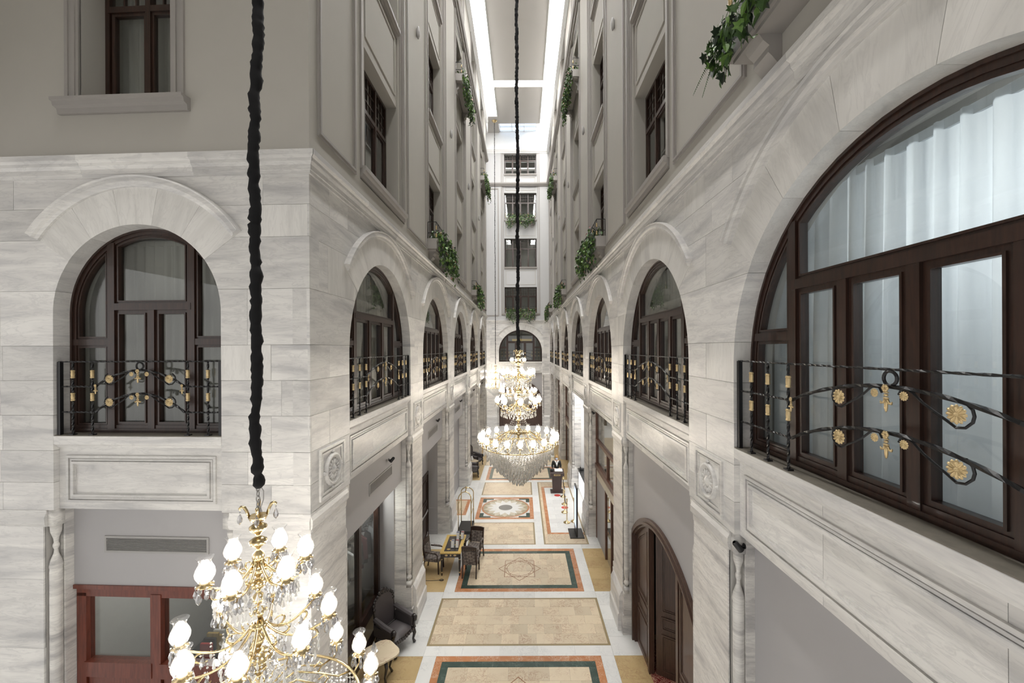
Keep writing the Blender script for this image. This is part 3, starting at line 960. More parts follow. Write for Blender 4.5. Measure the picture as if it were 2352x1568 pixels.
# ---------------------------------------------------------------- wrought iron railings
def rosette_mesh(r):
    """twelve ribbed petals round a small boss, facing -y"""
    n = 48
    prof = [(0.0, 0.34), (0.10, 0.30), (0.17, 0.10), (0.30, 0.12), (0.62, 0.24), (0.88, 0.18), (1.0, 0.02)]
    vs = []; fs = []
    for k in range(n):
        a = 2 * PI * k / n
        ph = k % 4
        rim = (1.0, 0.95, 0.80, 0.95)[ph]; lift = (1.0, 0.75, 0.05, 0.75)[ph]
        for i, (q, h) in enumerate(prof):
            rr = q * (rim if i >= 5 else 1.0)
            vs.append((r * rr * math.cos(a), -r * (h * lift if i >= 3 else h), r * rr * math.sin(a)))
    m = len(prof)
    for k in range(n):
        k2 = (k + 1) % n
        for i in range(m - 1): fs.append((k * m + i, k * m + i + 1, k2 * m + i + 1, k2 * m + i))
    return MB().add(vs, fs).mesh('rosette', True)
ROS_BIG = rosette_mesh(0.062); ROS_SM = rosette_mesh(0.034)
def fleur_mesh(s):
    mb = MB()
    mb.ball((0, 0, -0.075 * s), (0.016 * s, 0.01 * s, 0.05 * s), 6, 5)
    for g in (-1, 1):
        mb.tube([(g * 0.008 * s, 0, -0.03 * s), (g * 0.02 * s, 0, -0.055 * s), (g * 0.04 * s, 0, -0.06 * s), (g * 0.046 * s, 0, -0.045 * s)], [0.009 * s, 0.01 * s, 0.009 * s, 0.005 * s], 5)
    mb.ball((0, 0, -0.022 * s), (0.028 * s, 0.012 * s, 0.009 * s), 6, 4)
    mb.ball((0, 0, 0.0), (0.02 * s, 0.012 * s, 0.012 * s), 6, 4)
    mb.ball((0, 0, 0.02 * s), (0.026 * s, 0.012 * s, 0.008 * s), 6, 4)
    for k in range(6):
        a = PI / 3 * k
        mb.ball((0.016 * s * math.cos(a), -0.006 * s, 0.05 * s + 0.016 * s * math.sin(a)), (0.014 * s, 0.01 * s, 0.014 * s), 5, 4)
    return mb.mesh('fleur_de_lis', True)
FLEUR = fleur_mesh(1.0); FLEUR_S = fleur_mesh(0.72)
_c = MB().lathe([(0.016, -0.06), (0.024, -0.055), (0.026, -0.04), (0.021, -0.035), (0.024, 0.0), (0.021, 0.035), (0.026, 0.04), (0.024, 0.055), (0.016, 0.06)], 8)
COLLAR = _c.mesh('collar')
KNOT = MB().ball((0, 0, 0), 0.024, 6, 4).mesh('knot')

def spiral(cx, cz, r0, a0, turns, n, sg):
    return [(cx + r0 * math.cos(a0 + sg * turns * 2 * PI * i / n), 0, cz + r0 * math.sin(a0 + sg * turns * 2 * PI * i / n)) for i in range(n + 1)]

def railing_proto(w, bal, span, label):
    root = E('balcony_railing')
    tag(root, label, 'railing', 'gilded iron railings before the arched windows')
    top, mid, low = 1.06, 0.70, 0.33
    for sg in (-1, 1):
        O('post', MB().box(-0.022, 0.022, -0.022, 0.022, 0, top), 'iron', root, loc=(sg * (w - 0.045), 0, 0))
    O('top_rail', MB().bar((-w + 0.02, 0, top), (w - 0.02, 0, top), 0.011, 4, 90, 0.55), 'iron', root)
    bm = MB().bar((0, 0, 0), (0, 0, top), 0.015, 4, 40, 0.5)
    bm.box(-0.035, 0.035, -0.03, 0.03, 0, 0.015)
    bme = bm.mesh('baluster')
    for sg in (-1, 1):
        for k, b in enumerate(bal):
            bo = O('baluster', bme, 'iron', root, loc=(sg * b, 0, 0))
            for z in (0.55, 0.88): O('collar', COLLAR, 'gold', bo, loc=(0, 0, z))
            for z in (mid, low): O('knot', KNOT, 'gold' if w < 1.5 or sg > 0 else 'iron', bo, loc=(0, 0, z))
        x0, x1 = sg * (w - 0.045), sg * (span - 0.02)
        for z in (mid, low):
            O('cross_rail', MB().bar((x0, 0, z), (x1, 0, z), 0.013, 4, 24, 0.5), 'iron', root)
        O('fleur_de_lis', FLEUR_S, 'gold', root, loc=(sg * (span - 0.05), -0.02, mid - 0.02))
    for base, pk in ((mid, 0.935), (low, 0.60)):
        pts = []
        n = 36
        for i in range(n + 1):
            u = -1 + 2 * i / n
            pts.append((u * (span - 0.03), 0, base + (pk - base) * math.cos(u * PI / 2) ** 0.85 if abs(u) < 1 else base))
        O('arched_bar', MB().tube(pts, 0.017, 4, False, 0.35), 'iron', root)
        for sg in (-1, 1):
            sx, sz = 0.115, pk - 0.055
            bx, bz = 0.45, pk - 0.125
            k = min(1.0, (span - 0.12) / 0.45 + 0.0)
            bx = min(0.45, span - 0.10)
            path = [(sg * (sx + 0.045 * math.cos(a)), 0, sz + 0.045 * math.sin(a)) for a in [PI * 1.15 - i * PI / 7 for i in range(6)]][::-1]
            path = [(sg * (sx - 0.05), 0, sz + 0.005), (sg * (sx - 0.03), 0, sz + 0.04), (sg * sx, 0, sz + 0.055), (sg * (sx + 0.05), 0, sz + 0.03)]
            path += [(sg * (sx + 0.05 + (bx - sx - 0.05) * t), 0, sz + 0.03 + (bz - 0.085 - sz - 0.03) * t ** 0.8) for t in (0.25, 0.5, 0.75)]
            path += [(sg * (bx + 0.085 * math.cos(a)), 0, bz + 0.085 * math.sin(a)) for a in (-PI * 0.55, -PI * 0.35, -PI * 0.15, 0.0, PI * 0.15, PI * 0.35)]
            O('scroll', MB().tube(path, 0.009, 5), 'iron', root)
            O('rosette', ROS_BIG, 'gold', root, loc=(sg * bx, -0.012, bz))
            O('rosette', ROS_SM, 'gold', root, loc=(sg * sx, -0.012, sz))
        O('fleur_de_lis', FLEUR, 'gold', root, loc=(0, -0.03, pk - 0.06))
    O('ring', MB().tube([(0.052 * math.cos(a), 0, 0.995 + 0.052 * math.sin(a)) for a in [2 * PI * i / 20 for i in range(20)]], 0.012, 5, True), 'iron', root)
    return root
RL = 'black iron railing with gold rosettes before the %s arched window on the %s'
p_side = railing_proto(2.03, [1.1, 1.43, 1.74], 1.08, RL % ('nearest', 'right'))
p_side.matrix_basis = MR @ T(-RC[0], 0.05, SILL)
for i, c in enumerate(RC[1:], 1): clone(p_side, MR @ T(-c, 0.05, SILL), RL % (ORD[i], 'right'))
for i, c in enumerate(LC):
    r = 1.87 if i == 0 else (1.95 if i == 4 else 2.03)
    clone(p_side, ML @ T(c, 0.05, SILL) @ S(r / 2.03, 1, 1), RL % (ORD[i], 'left'))
clone(p_side, MB_ @ T(-0.17, 0.05, SILL), 'black iron railing before the arched window of the end wall')
p_f = railing_proto(1.257, [0.72, 1.02], 0.70, 'black iron railing with gold rosettes before the arched window facing the camera')
p_f.matrix_basis = MF @ T(-2.545, 0.05, SILL)

# ---------------------------------------------------------------- flower boxes
def leafmesh(kind, s):
    if kind == 'ivy':
        pts = [(0, 0), (0.25, 0.18), (0.55, 0.12), (0.42, 0.42), (0.62, 0.62), (0.28, 0.66), (0, 1.0), (-0.28, 0.66), (-0.62, 0.62), (-0.42, 0.42), (-0.55, 0.12), (-0.25, 0.18)]
    else:
        pts = [(0, 0), (0.2, 0.25), (0.24, 0.5), (0.15, 0.78), (0, 1.0), (-0.15, 0.78), (-0.24, 0.5), (-0.2, 0.25)]
    vs = [(x * s, abs(x) * 0.35 * s - 0.15 * s * z * z, z * s) for x, z in pts] + [(0, -0.02 * s, 0.45 * s)]
    n = len(pts)
    return vs, [(i, (i + 1) % n, n) for i in range(n)]
LEAF_IVY = MB().add(*leafmesh('ivy', 1.0)).mesh('ivy_leaf'); LEAF_OV = MB().add(*leafmesh('oval', 1.0)).mesh('oval_leaf')
PL_SIDE = {}
def planter_proto(L=2.9, proj=0.30):
    root = E('flower_box')
    bx = MB()
    bx.extr([(0.0, -0.02), (-proj, -0.02), (-proj, 0.22), (-proj - 0.03, 0.25), (-proj - 0.03, 0.30), (0.0, 0.30)], -L / 2, L / 2)
    bx.extr([(0.0, -0.06), (-proj + 0.04, -0.06), (-proj + 0.04, -0.02), (0, -0.02)], -L / 2 + 0.05, L / 2 - 0.05)
    O('box', bx, 'stucco_trim', root)
    for sg in (-1, 1):
        cm = MB()
        w = 0.13
        pr = [(0.0, -0.50), (-0.05, -0.50), (-0.07, -0.42), (-0.05, -0.34), (-0.10, -0.28), (-0.14, -0.24), (-0.13, -0.17), (-0.19, -0.12), (-0.23, -0.06), (0.0, -0.06)]
        cm.extr(pr, sg * (L / 2 - 0.35) - w, sg * (L / 2 - 0.35) + w)
        O('bracket', cm, 'stucco_trim', root)
    ra = MB()
    zt = 0.82
    P = [(-L / 2 + 0.03, -0.02), (-L / 2 + 0.03, -proj + 0.02), (L / 2 - 0.03, -proj + 0.02), (L / 2 - 0.03, -0.02)]
    for z in (zt, 0.48):
        for a, b in zip(P, P[1:]): ra.bar((a[0], a[1], z), (b[0], b[1], z), 0.013, 4)
    nb = 12
    for k in range(nb + 1):
        x = P[1][0] + (P[2][0] - P[1][0]) * k / nb
        ra.bar((x, P[1][1], 0.3), (x, P[1][1], zt), 0.011, 4)
    for p in (P[0], P[3]): ra.bar((p[0], p[1], 0.3), (p[0], p[1], zt), 0.011, 4)
    ro = O('rail', ra, 'iron', root)
    for k in (0, 3, 6, 9, 12):
        x = P[1][0] + (P[2][0] - P[1][0]) * k / nb
        for z in (0.64, 0.40): O('collar', COLLAR, 'gold', ro, loc=(x, P[1][1], z))
    return root
def foliage(seed, L, proj, hang, n, side):
    """leaves massed on top of and spilling over a flower box"""
    rr = random.Random(seed)
    out = {'leaf': MB(), 'leaf2': MB(), 'leaf3': MB(), 'pink': MB()}
    ov = leafmesh('oval', 1.0)
    for i in range(n):
        x = rr.uniform(-L / 2, L / 2)
        env = hang * (0.55 + 0.45 * math.sin(x * 2.1 + seed) ** 2) * (0.6 + 0.4 * rr.random())
        t = rr.random()
        if t < 0.35:
            y = -rr.uniform(0.05, proj + 0.18); z = 0.3 + rr.uniform(0, 0.45) * (1 - 0.5 * rr.random())
        else:
            y = -proj - rr.uniform(0.0, 0.26); z = 0.34 - env * rr.random() ** 0.8
        s = rr.uniform(0.08, 0.15)
        k = rr.random()
        key = 'leaf' if k < 0.45 else ('leaf2' if k < 0.72 else ('leaf3' if k < 0.96 else 'pink'))
        if key == 'pink': s *= 0.7
        m = T(x, y, z) @ RZ(rr.uniform(-PI, PI)) @ RX(rr.uniform(1.7, 3.4)) @ S(s * 1.3, s, s)
        out[key].add(ov[0], ov[1], m)
    return out
BOXROOT = None
_fol = {}
def flower_box(mtx, c, z, label, plabel, seed, L=2.9, hang=1.15, n=1100, leaves=True):
    global BOXROOT
    if BOXROOT is None:
        BOXROOT = planter_proto()
        b = BOXROOT
        b.matrix_basis = mtx @ T(c, 0, z)
        tag(b, label, 'flower box', 'stone flower boxes under the upper windows')
    else:
        b = clone(BOXROOT, mtx @ T(c, 0, z), label)
    if not leaves: return b
    key = seed % 3
    if key not in _fol:
        _fol[key] = {k: v.mesh('foliage') for k, v in foliage(key + 5, 2.7, 0.3, hang, n, 0).items()}
    root = E('trailing_plant', mtx=mtx @ T(c, 0, z))
    tag(root, plabel, 'plant', 'trailing plants in the flower boxes')
    for k, me in _fol[key].items():
        o = O({'pink': 'blossom'}.get(k, 'foliage'), me, k, root)
        o['kind'] = 'stuff'
    return b
seed = 0
for sd, m_, cs, sgn in (('right', MR, RC, -1), ('left', ML, LC, 1)):
    for bi, c in enumerate(cs):
        al = bi if sgn < 0 else bi + 1        # bays face each other across the hall
        fl = 0 if al % 2 == 0 else 2
        if fl == 2 and al < 3: continue
        cc = -(c + 0.12) if sgn < 0 else c
        where = '%s bay of the %s wall, %s' % (ORD[bi], sd, 'lowest storey' if fl == 0 else 'third storey')
        near = (sgn < 0 and bi == 0)
        flower_box(m_, cc, SILLS[fl] - 0.22, 'stone flower box with iron rail, ' + where, 'green plants trailing from the flower box, ' + where, seed, leaves=not near)
        seed += 1
for k, fl in enumerate((0, 2)):
    where = 'end wall, %s storey' % ('lowest' if fl == 0 else 'third')
    flower_box(MB_, -0.12, SILLS[fl] - 0.22, 'stone flower box with iron rail, ' + where, 'green plants trailing from the flower box, ' + where, seed + k)
# the near plant at the top right has leaves one can pick out
def near_plant():
    m_ = MR @ T(-(RC[0] + 0.12), 0, SILLS[0] - 0.22)
    root = E('trailing_plant', mtx=m_)
    tag(root, 'ivy and fern hanging from the flower box at the top right corner', 'plant', 'trailing plants in the flower boxes')
    rr = random.Random(4)
    # x = -1.45 is the far end (left in the photograph)
    lm = {}
    def leaf(kind, mat, p, s, rot):
        key = (kind, mat)
        if key not in lm:
            me = (LEAF_IVY if kind == 'ivy' else LEAF_OV).copy(); me.materials.append(M[mat]); lm[key] = me
        o = O('leaf', lm[key], None, root)
        o.matrix_basis = T(*p) @ RZ(rot[0]) @ RX(rot[1]) @ S(s)
    stems = MB()
    for k in range(52):
        x = -1.5 + rr.random() ** 1.3 * 1.3; y = -0.30 - rr.uniform(0, 0.16)
        ln = rr.uniform(0.15, 0.50) * (1.0 if x < -0.9 else 0.8)
        n = max(3, int(ln / 0.075))
        pts = []
        for i in range(n + 1):
            t = i / n
            p = (x + 0.06 * math.sin(t * 4 + k), y - 0.05 * math.sin(t * 3), 0.34 - ln * t)
            pts.append(p)
            if i:
                kind = 'ivy' if k % 2 else 'oval'
                leaf(kind, rr.choice(('leaf', 'leaf', 'leaf3', 'leaf2')), p, rr.uniform(0.075, 0.14), (rr.uniform(-1.5, 1.5), rr.uniform(2.2, 3.3)))
        stems.tube(pts, 0.004, 4)
    O('stem', stems, 'leaf', root)
    for k, (x, ln, dx, dy, mt) in enumerate(((-1.5, 0.48, -0.08, -0.16, 'leaf'), (-1.52, 0.42, -0.12, -0.24, 'leaf'), (-1.36, 0.46, 0.05, -0.03, 'leaf2'), (-1.1, 0.36, 0.10, -0.03, 'leaf2'), (-0.9, 0.3, 0.05, -0.1, 'leaf'))):
        fr = MB()
        n = 26
        pts = []
        for i in range(n + 1):
            t = i / n
            p = Vector((x + dx * t, -0.36 + dy * t, 0.26 - ln * t - 0.08 * t * t))
            pts.append(p)
            wl = 0.085 * math.sin(PI * min(1, t * 0.9 + 0.12)) * (1 - 0.75 * t) + 0.008
            if i > 3:
                for sg in (-1, 1):
                    a = p + Vector((sg * wl * 0.55, -sg * wl * 0.55, -wl * 0.35))
                    fr.add([p, p + Vector((0, 0, -0.016)), a], [(0, 1, 2)])
        fr.tube(pts, 0.003, 4)
        O('fern_frond', fr, mt, root)
near_plant()
# small oval fixtures on the piers
for sd, m_, cs, sgn in (('right', MR, RC, -1), ('left', ML, LC, 1)):
    for i in range(len(cs) - 1):
        x = sgn * ((cs[i] + cs[i + 1]) / 2 + (0.12 if sgn < 0 else 0))
        ob = MB().ball((0, 0, 0), (0.055, 0.05, 0.19), 10, 8).box(-0.03, 0.03, 0.0, 0.06, -0.1, 0.1)
        o = O('wall_speaker', ob, 'grille', mtx=m_ @ T(x, -0.05, 16.4), smooth=True)
        tag(o, 'small oval grey fixture on the pier between the %s and %s bays, %s wall' % (ORD[i], ORD[i + 1], sd), 'wall fixture', 'oval fixtures on the piers')
# ---------------------------------------------------------------- ground floor bays
def gwall(name, mtx, boxes, label, mat='greypaint'):
    g = MB()
    for b in boxes: g.box(*b)
    return tag(O(name, g, mat, mtx=mtx), label, 'wall', kind='structure')
_dn = [0]
def dname():
    _dn[0] += 1
    return 'door_%d' % _dn[0]

def leaf_panel(w, h, mat='doorwood', topf=None):
    """door leaf, x 0..w, raised panels"""
    g = MB()
    poly = [(0, 0), (w, 0), (w, h if topf is None else topf(w))]
    if topf is not None:
        poly += [(w * t, topf(w * t)) for t in (0.8, 0.6, 0.4, 0.2)]
    poly.append((0, h if topf is None else topf(0)))
    g.prism(poly, 0, 0.05)
    zs = [0.12, 1.05, 1.45]
    tops = [0.95, 1.35, None]
    for z0, z1 in zip(zs, tops):
        if z1 is None:
            pl = [(0.12, z0), (w - 0.12, z0)] + [(w * t, (h if topf is None else topf(w * t)) - 0.13) for t in (1 - 0.12 / w, 0.66, 0.33, 0.12 / w)]
        else: pl = rect(0.12, w - 0.12, z0, z1)
        g.ring(pl, inset(pl, 0.035), -0.022, 0.01)
        g.ring(inset(pl, 0.05), inset(pl, 0.07), -0.012, 0.01)
    return g

def segdoor(mtx, c, label, hw=1.95, spring=2.74, crown=3.62, open_mid=True):
    ri = crown - spring
    R_ = (hw * hw + ri * ri) / (2 * ri); cz = crown - R_
    def top(x, d=0.0): return cz + math.sqrt((R_ - d) ** 2 - x * x)
    n = 24
    def outline(d):
        w = hw - d
        return [(-w, -0.05), (w, -0.05), (w, top(w, d))] + [(w - 2 * w * i / n, top(w - 2 * w * i / n, d)) for i in range(1, n)] + [(-w, top(w, d))]
    fr = MB()
    o0, o1, o2, o3 = outline(-0.04), outline(0.05), outline(0.10), outline(0.15)
    fr.ring(o0, o1, -0.06, 0.05); fr.ring(o1, o2, -0.09, 0.05); fr.ring(o2, o3, -0.04, 0.12)
    root = O(dname(), fr, 'doorwood', mtx=mtx @ T(c, 0.25, 0))
    tag(root, label, 'door', kind='structure')
    a, b = 0.84, hw - 0.15
    def tf(x0): return lambda u: top(x0 + u, 0.15)
    O('door_leaf', leaf_panel(b - a, 3, topf=tf(a)), 'doorwood', root, loc=(a, 0.03, 0.01))
    O('door_leaf', leaf_panel(b - a, 3, topf=tf(-b)), 'doorwood', root, loc=(-b, 0.03, 0.01))
    for x in (-a, a):
        O('door_post', MB().box(x - 0.05, x + 0.05, 0.0, 0.12, 0, top(a, 0.15)), 'doorwood', root)
    if open_mid:
        O('door_leaf', leaf_panel(0.78, 3, topf=lambda u: top(0.8, 0.15)), 'doorwood', root, loc=(-a + 0.05, 0.16, 0.01), rot=(0, 0, math.radians(58)))
        O('door_leaf', leaf_panel(0.78, 3, topf=lambda u: top(0.8, 0.15)), 'doorwood', root, loc=(a - 0.05 - 0.78 * math.cos(math.radians(18)), 0.16 + 0.78 * math.sin(math.radians(18)), 0.01), rot=(0, 0, math.radians(-18)))
    else:
        for x in (-a + 0.05, 0.0):
            O('door_leaf', leaf_panel(a - 0.05, 3, topf=lambda u, x=x: top(x + u, 0.15)), 'doorwood', root, loc=(x, 0.03, 0.01))
    return root, outline(-0.03)

def wall_with_hole(mtx, x0, x1, ztop, hole, y0, y1, name, label, mat='greypaint'):
    """hole outline: starts at left foot, right foot, then round the top back to left"""
    pts = hole[2:]            # from right shoulder over to left shoulder
    n = len(pts)
    g = MB()
    xr = hole[1][0]; xl = hole[0][0]
    g.box(xr, x1, y0, y1, 0, ztop); g.box(x0, xl, y0, y1, 0, ztop)
    for i in range(n - 1):
        (xa, za), (xb, zb) = pts[i], pts[i + 1]
        g.prism([(xb, zb), (xa, za), (xa, ztop), (xb, ztop)], y0, y1)
    return tag(O(name, g, mat, mtx=mtx), label, 'wall', kind='structure')

def grille(mtx, c, z, w, h, label, y=0.25):
    root = O('air_grille', MB().ring(rect(-w / 2, w / 2, 0, h), rect(-w / 2 + 0.03, w / 2 - 0.03, 0.03, h - 0.03), -0.015, 0.01), 'grille', mtx=mtx @ T(c, y, z))
    tag(root, label, 'air grille', 'air grilles above the ground floor bays')
    O('duct', MB().box(-w / 2 + 0.02, w / 2 - 0.02, 0.0, 0.008, 0.02, h - 0.02), 'black', root)
    n = 11
    sl = MB().box(-w / 2 + 0.03, w / 2 - 0.03, -0.011, -0.002, -0.003, 0.003).mesh('slat')
    for k in range(n):
        O('slat', sl, 'grille', root, loc=(0, 0, 0.03 + (h - 0.06) * (k + 0.5) / n), rot=(0.5, 0, 0))
    return root

_sp = [None]
def spotlight(mtx, c, y, z, label, yaw=0.5):
    if _sp[0] is None:
        root = E('spotlight')
        O('bracket', MB().bar((0, 0.12, 0), (0, 0, 0), 0.014, 6).lathe([(0.05, 0), (0.05, 0.015)], 10, T(0, 0.12, 0) @ RX(PI / 2)), 'black', root)
        O('lamp_head', MB().lathe([(0.03, 0.1), (0.05, 0.08), (0.055, -0.06), (0.06, -0.09), (0.045, -0.09), (0.045, -0.04), (0.0, -0.04)], 12, RX(0.7), False), 'black', root, smooth=True)
        _sp[0] = root; o = root
        o.matrix_basis = mtx @ T(c, y, z) @ S(0.7)
    else: o = clone(_sp[0], mtx @ T(c, y, z) @ S(0.7))
    tag(o, label, 'spotlight', 'small black spotlights above the bays')
    return o

# --- right side
gwall('wall_right_bay_1', MR, [(-4.95, -0.8, 0.25, 0.35, 0, 5.1)], 'plain grey wall below the nearest arch on the right')
dr, outl = segdoor(MR, -8.25, 'brown arched double door standing ajar in the grey wall on the right')
wall_with_hole(MR @ T(-8.25, 0, 0), -2.1, 2.1, 5.1, outl, 0.25, 0.35, 'wall_right_bay_2', 'grey wall around the arched brown door on the right')
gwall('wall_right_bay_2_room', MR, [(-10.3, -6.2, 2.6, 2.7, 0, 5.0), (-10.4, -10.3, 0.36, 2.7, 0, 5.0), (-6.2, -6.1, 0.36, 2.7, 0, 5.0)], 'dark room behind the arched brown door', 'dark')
tag(O('carpet', MB().box(-10.1, -6.4, 0.28, 2.58, 0.0, 0.012), 'carpet', mtx=MR), 'red carpet with cream scrolls behind the arched door', 'carpet')
def shopfront(mtx, c, label, solid=True, mat='bronzewood'):
    hw = 2.05
    f = MB()
    for x in (-hw, hw - 0.1): f.box(x, x + 0.1, 0, 0.12, 0, 5.1)
    f.box(-hw, hw, -0.01, 0.12, 3.75, 3.87)
    f.box(-hw, hw, -0.03, 0.13, 2.74, 2.92)
    f.box(-hw, hw, 0, 0.12, 5.0, 5.1)
    root = O(wname(), f, mat, mtx=mtx @ T(c, 0.27, 0))
    tag(root, label, 'shopfront', kind='structure')
    for x in (0.0,): O('mullion', MB().box(x - 0.04, x + 0.04, 0.0, 0.11, 2.9, 3.77), mat, root)
    O('signboard', MB().box(-hw + 0.1, hw - 0.1, 0.02, 0.09, 2.38, 2.74), 'cream', root)
    for x in (-0.35, 0.55, 1.4): O('mullion', MB().box(x - 0.035, x + 0.035, 0.01, 0.1, 0, 2.4), mat, root)
    if solid: O('blank_panel', MB().box(-hw + 0.1, -0.37, 0.03, 0.08, 0, 2.4), 'greypaint', root)
    else: O('pane', MB().box(-hw + 0.1, -0.38, 0.05, 0.058, 0.05, 2.38), 'glass', root)
    for a, b in ((-0.32, 0.52), (0.58, 1.37), (1.43, hw - 0.1)):
        O('pane', MB().box(a, b, 0.05, 0.058, 0.03, 2.38), 'glass', root)
    O('pane', MB().box(-hw + 0.1, hw - 0.1, 0.05, 0.058, 3.87, 5.0), 'glass', root)
    O('pane', MB().box(-hw + 0.1, -0.04, 0.05, 0.058, 2.92, 3.75), 'glass', root)
    O('pane', MB().box(0.04, hw - 0.1, 0.05, 0.058, 2.92, 3.75), 'glass', root)
    return root
# far end of a bay is at lower local x on the right wall
shopfront(MR, -13.63, 'brown framed glass shopfront below the third arch on the right')
for bi in (2, 4, 5):
    c = RC[bi]
    gwall('wall_right_bay_%d_room' % (bi + 1), MR, [(-c - 2.1, -c + 2.1, 2.6, 2.7, 0, 5.0), (-c - 2.2, -c - 2.1, 0.4, 2.7, 0, 5.0), (-c + 2.1, -c + 2.2, 0.4, 2.7, 0, 5.0)], 'cream room behind the glass of the %s bay on the right' % ORD[bi], 'cream')
    if bi != 2: shopfront(MR, -c, 'brown framed glass shopfront below the %s arch on the right' % ORD[bi], False)
gwall('wall_right_bay_4', MR, [(-RC[3] - 2.1, -RC[3] + 2.1, 1.7, 1.8, 0, 5.1), (-RC[3] - 2.13, -RC[3] - 2.045, 0.495, 1.8, 0, 5.1), (-RC[3] + 2.045, -RC[3] + 2.13, 0.495, 1.8, 0, 5.1)], 'bright white alcove of the reception on the right', 'white')
lamp('reception_lamp', (XR + 0.9, RC[3], 4.6), 120, 0.3, (1, 1, 1))
gwall('wall_right_bay_7', MR, [(-37.5, -33.3, 0.3, 0.4, 0, 5.1)], 'brown panelled wall below the farthest arch on the right', 'doorwood')
spotlight(MR, -4.86, 0.02, 4.98, 'small black spotlight under the beam at the lower right')
spotlight(MR, -15.5, 0.14, 4.9, 'small black spotlight at the top of the glass shopfront')

# --- left side
piers = [(LC[i] + (1.87 if i == 0 else 2.03), LC[i + 1] - 2.03) for i in range(3)] + [(LC[3] + 2.03, LC[4] - 1.95)]
gwall('wall_left_partitions', ML, [(a - 0.02, b + 0.02, 0.45, 1.0, 0, 5.1) for a, b in piers] + [(LEND - 1.1, LEND - 0.02, 0.45, 1.0, 0, 5.1), (6.2, 6.86, 0.45, 1.0, 0, 5.1)], 'grey side walls of the recesses on the left')
for i, c in enumerate(LC):
    r = 1.87 if i == 0 else (1.95 if i == 4 else 2.03)
    deep = 0.83 if i != 2 else 0.5
    bx = [(c - r - 0.01, c + r + 0.01, 0.25, 0.33, 3.9, 5.12), (c - r - 0.01, c + r + 0.01, 0.33, deep + 0.02, 3.9, 3.98)]
    if i > 0: bx.append((c - r - 0.01, c + r + 0.01, deep, deep + 0.1, 0, 3.95))
    gwall('wall_left_bay_%d' % (i + 1), ML, bx, 'grey painted wall under the %s arch on the left' % ORD[i])
    if i < 4: grille(ML, c + 0.35, 4.32, 1.45, 0.26, 'grey slotted air grille below the %s arch on the left' % ORD[i])
    spotlight(ML, c + 0.75, 0.13, 4.78, 'small black spotlight below the %s arch on the left' % ORD[i])
    if i > 0:
        cr = MB().extr([(0, 0.95), (-0.03, 0.96), (-0.03, 1.0), (-0.015, 1.01), (-0.03, 1.03), (0, 1.05)], c - r, c + r, mtx=T(0, deep, 0))
        cr.extr([(0, 0), (-0.025, 0), (-0.025, 0.14), (0, 0.17)], c - r, c + r, mtx=T(0, deep, 0))
        tag(O('baseboard_left_%d' % (i + 1), cr, 'greypaint', mtx=ML), 'grey dado rail and skirting in the %s recess on the left' % ORD[i], 'baseboard', kind='structure')
# dado on the side walls that face the camera
dd = MB()
for a, b in piers:
    m_ = T(a - 0.02, 0, 0) @ RZ(-PI / 2)
    dd.box(a - 0.05, a - 0.02, 0.45, 1.0, 0.95, 1.05); dd.box(a - 0.045, a - 0.02, 0.45, 1.0, 0, 0.16)
tag(O('baseboard_left_6', dd, 'greypaint', mtx=ML), 'grey dado rails on the side walls of the left recesses', 'baseboard', kind='structure')
# dark wooden door in the second recess
lf = leaf_panel(0.9, 2.4, topf=None)
d2 = O(dname(), MB().ring(rect(-0.08, 1.0, -0.02, 2.55), rect(0, 0.92, -0.02, 2.45), -0.03, 0.1), 'wood', mtx=ML @ T(LC[1] + 0.95, 0.82, 0))
tag(d2, 'dark brown door frame in the second recess on the left', 'door', kind='structure')
O('door_leaf', lf, 'wood', d2)

# clothes shop in the first recess on the left
sf = MB()
for z0, z1 in ((0.0, 0.12), (0.72, 0.98), (3.72, 3.9)): sf.box(-1.85, 1.85, 0, 0.1, z0, z1)
for x in (-1.85, -0.66, 0.5, 1.70): sf.box(x, x + 0.13, -0.01, 0.11, 0, 3.9)
shop = tag(O(wname(), sf, 'wood', mtx=ML @ T(LC[0], 0.83, 0)), 'dark wooden shop window in the first recess on the left', 'shop window', kind='structure')
for a, b in ((-1.72, -0.66), (-0.53, 0.5), (0.63, 1.70)):
    O('pane', MB().box(a, b, 0.045, 0.053, 0.98, 3.72), 'glass', shop)
    O('pane', MB().box(a, b, 0.045, 0.053, 0.12, 0.72), 'glass', shop)
gwall('wall_left_shop', ML, [(6.9, 12.6, 1.75, 1.82, 0, 5.0), (12.52, 12.6, 1.02, 1.82, 0, 5.0), (6.9, 6.98, 1.02, 1.82, 0, 5.0), (6.9, 12.6, 1.02, 1.82, 3.95, 4.05)], 'pale walls of the clothes shop on the left', 'white')
lamp('shop_lamp', (XL - 1.25, 9.9, 3.7), 60, 0.2, (1, 0.97, 0.92))
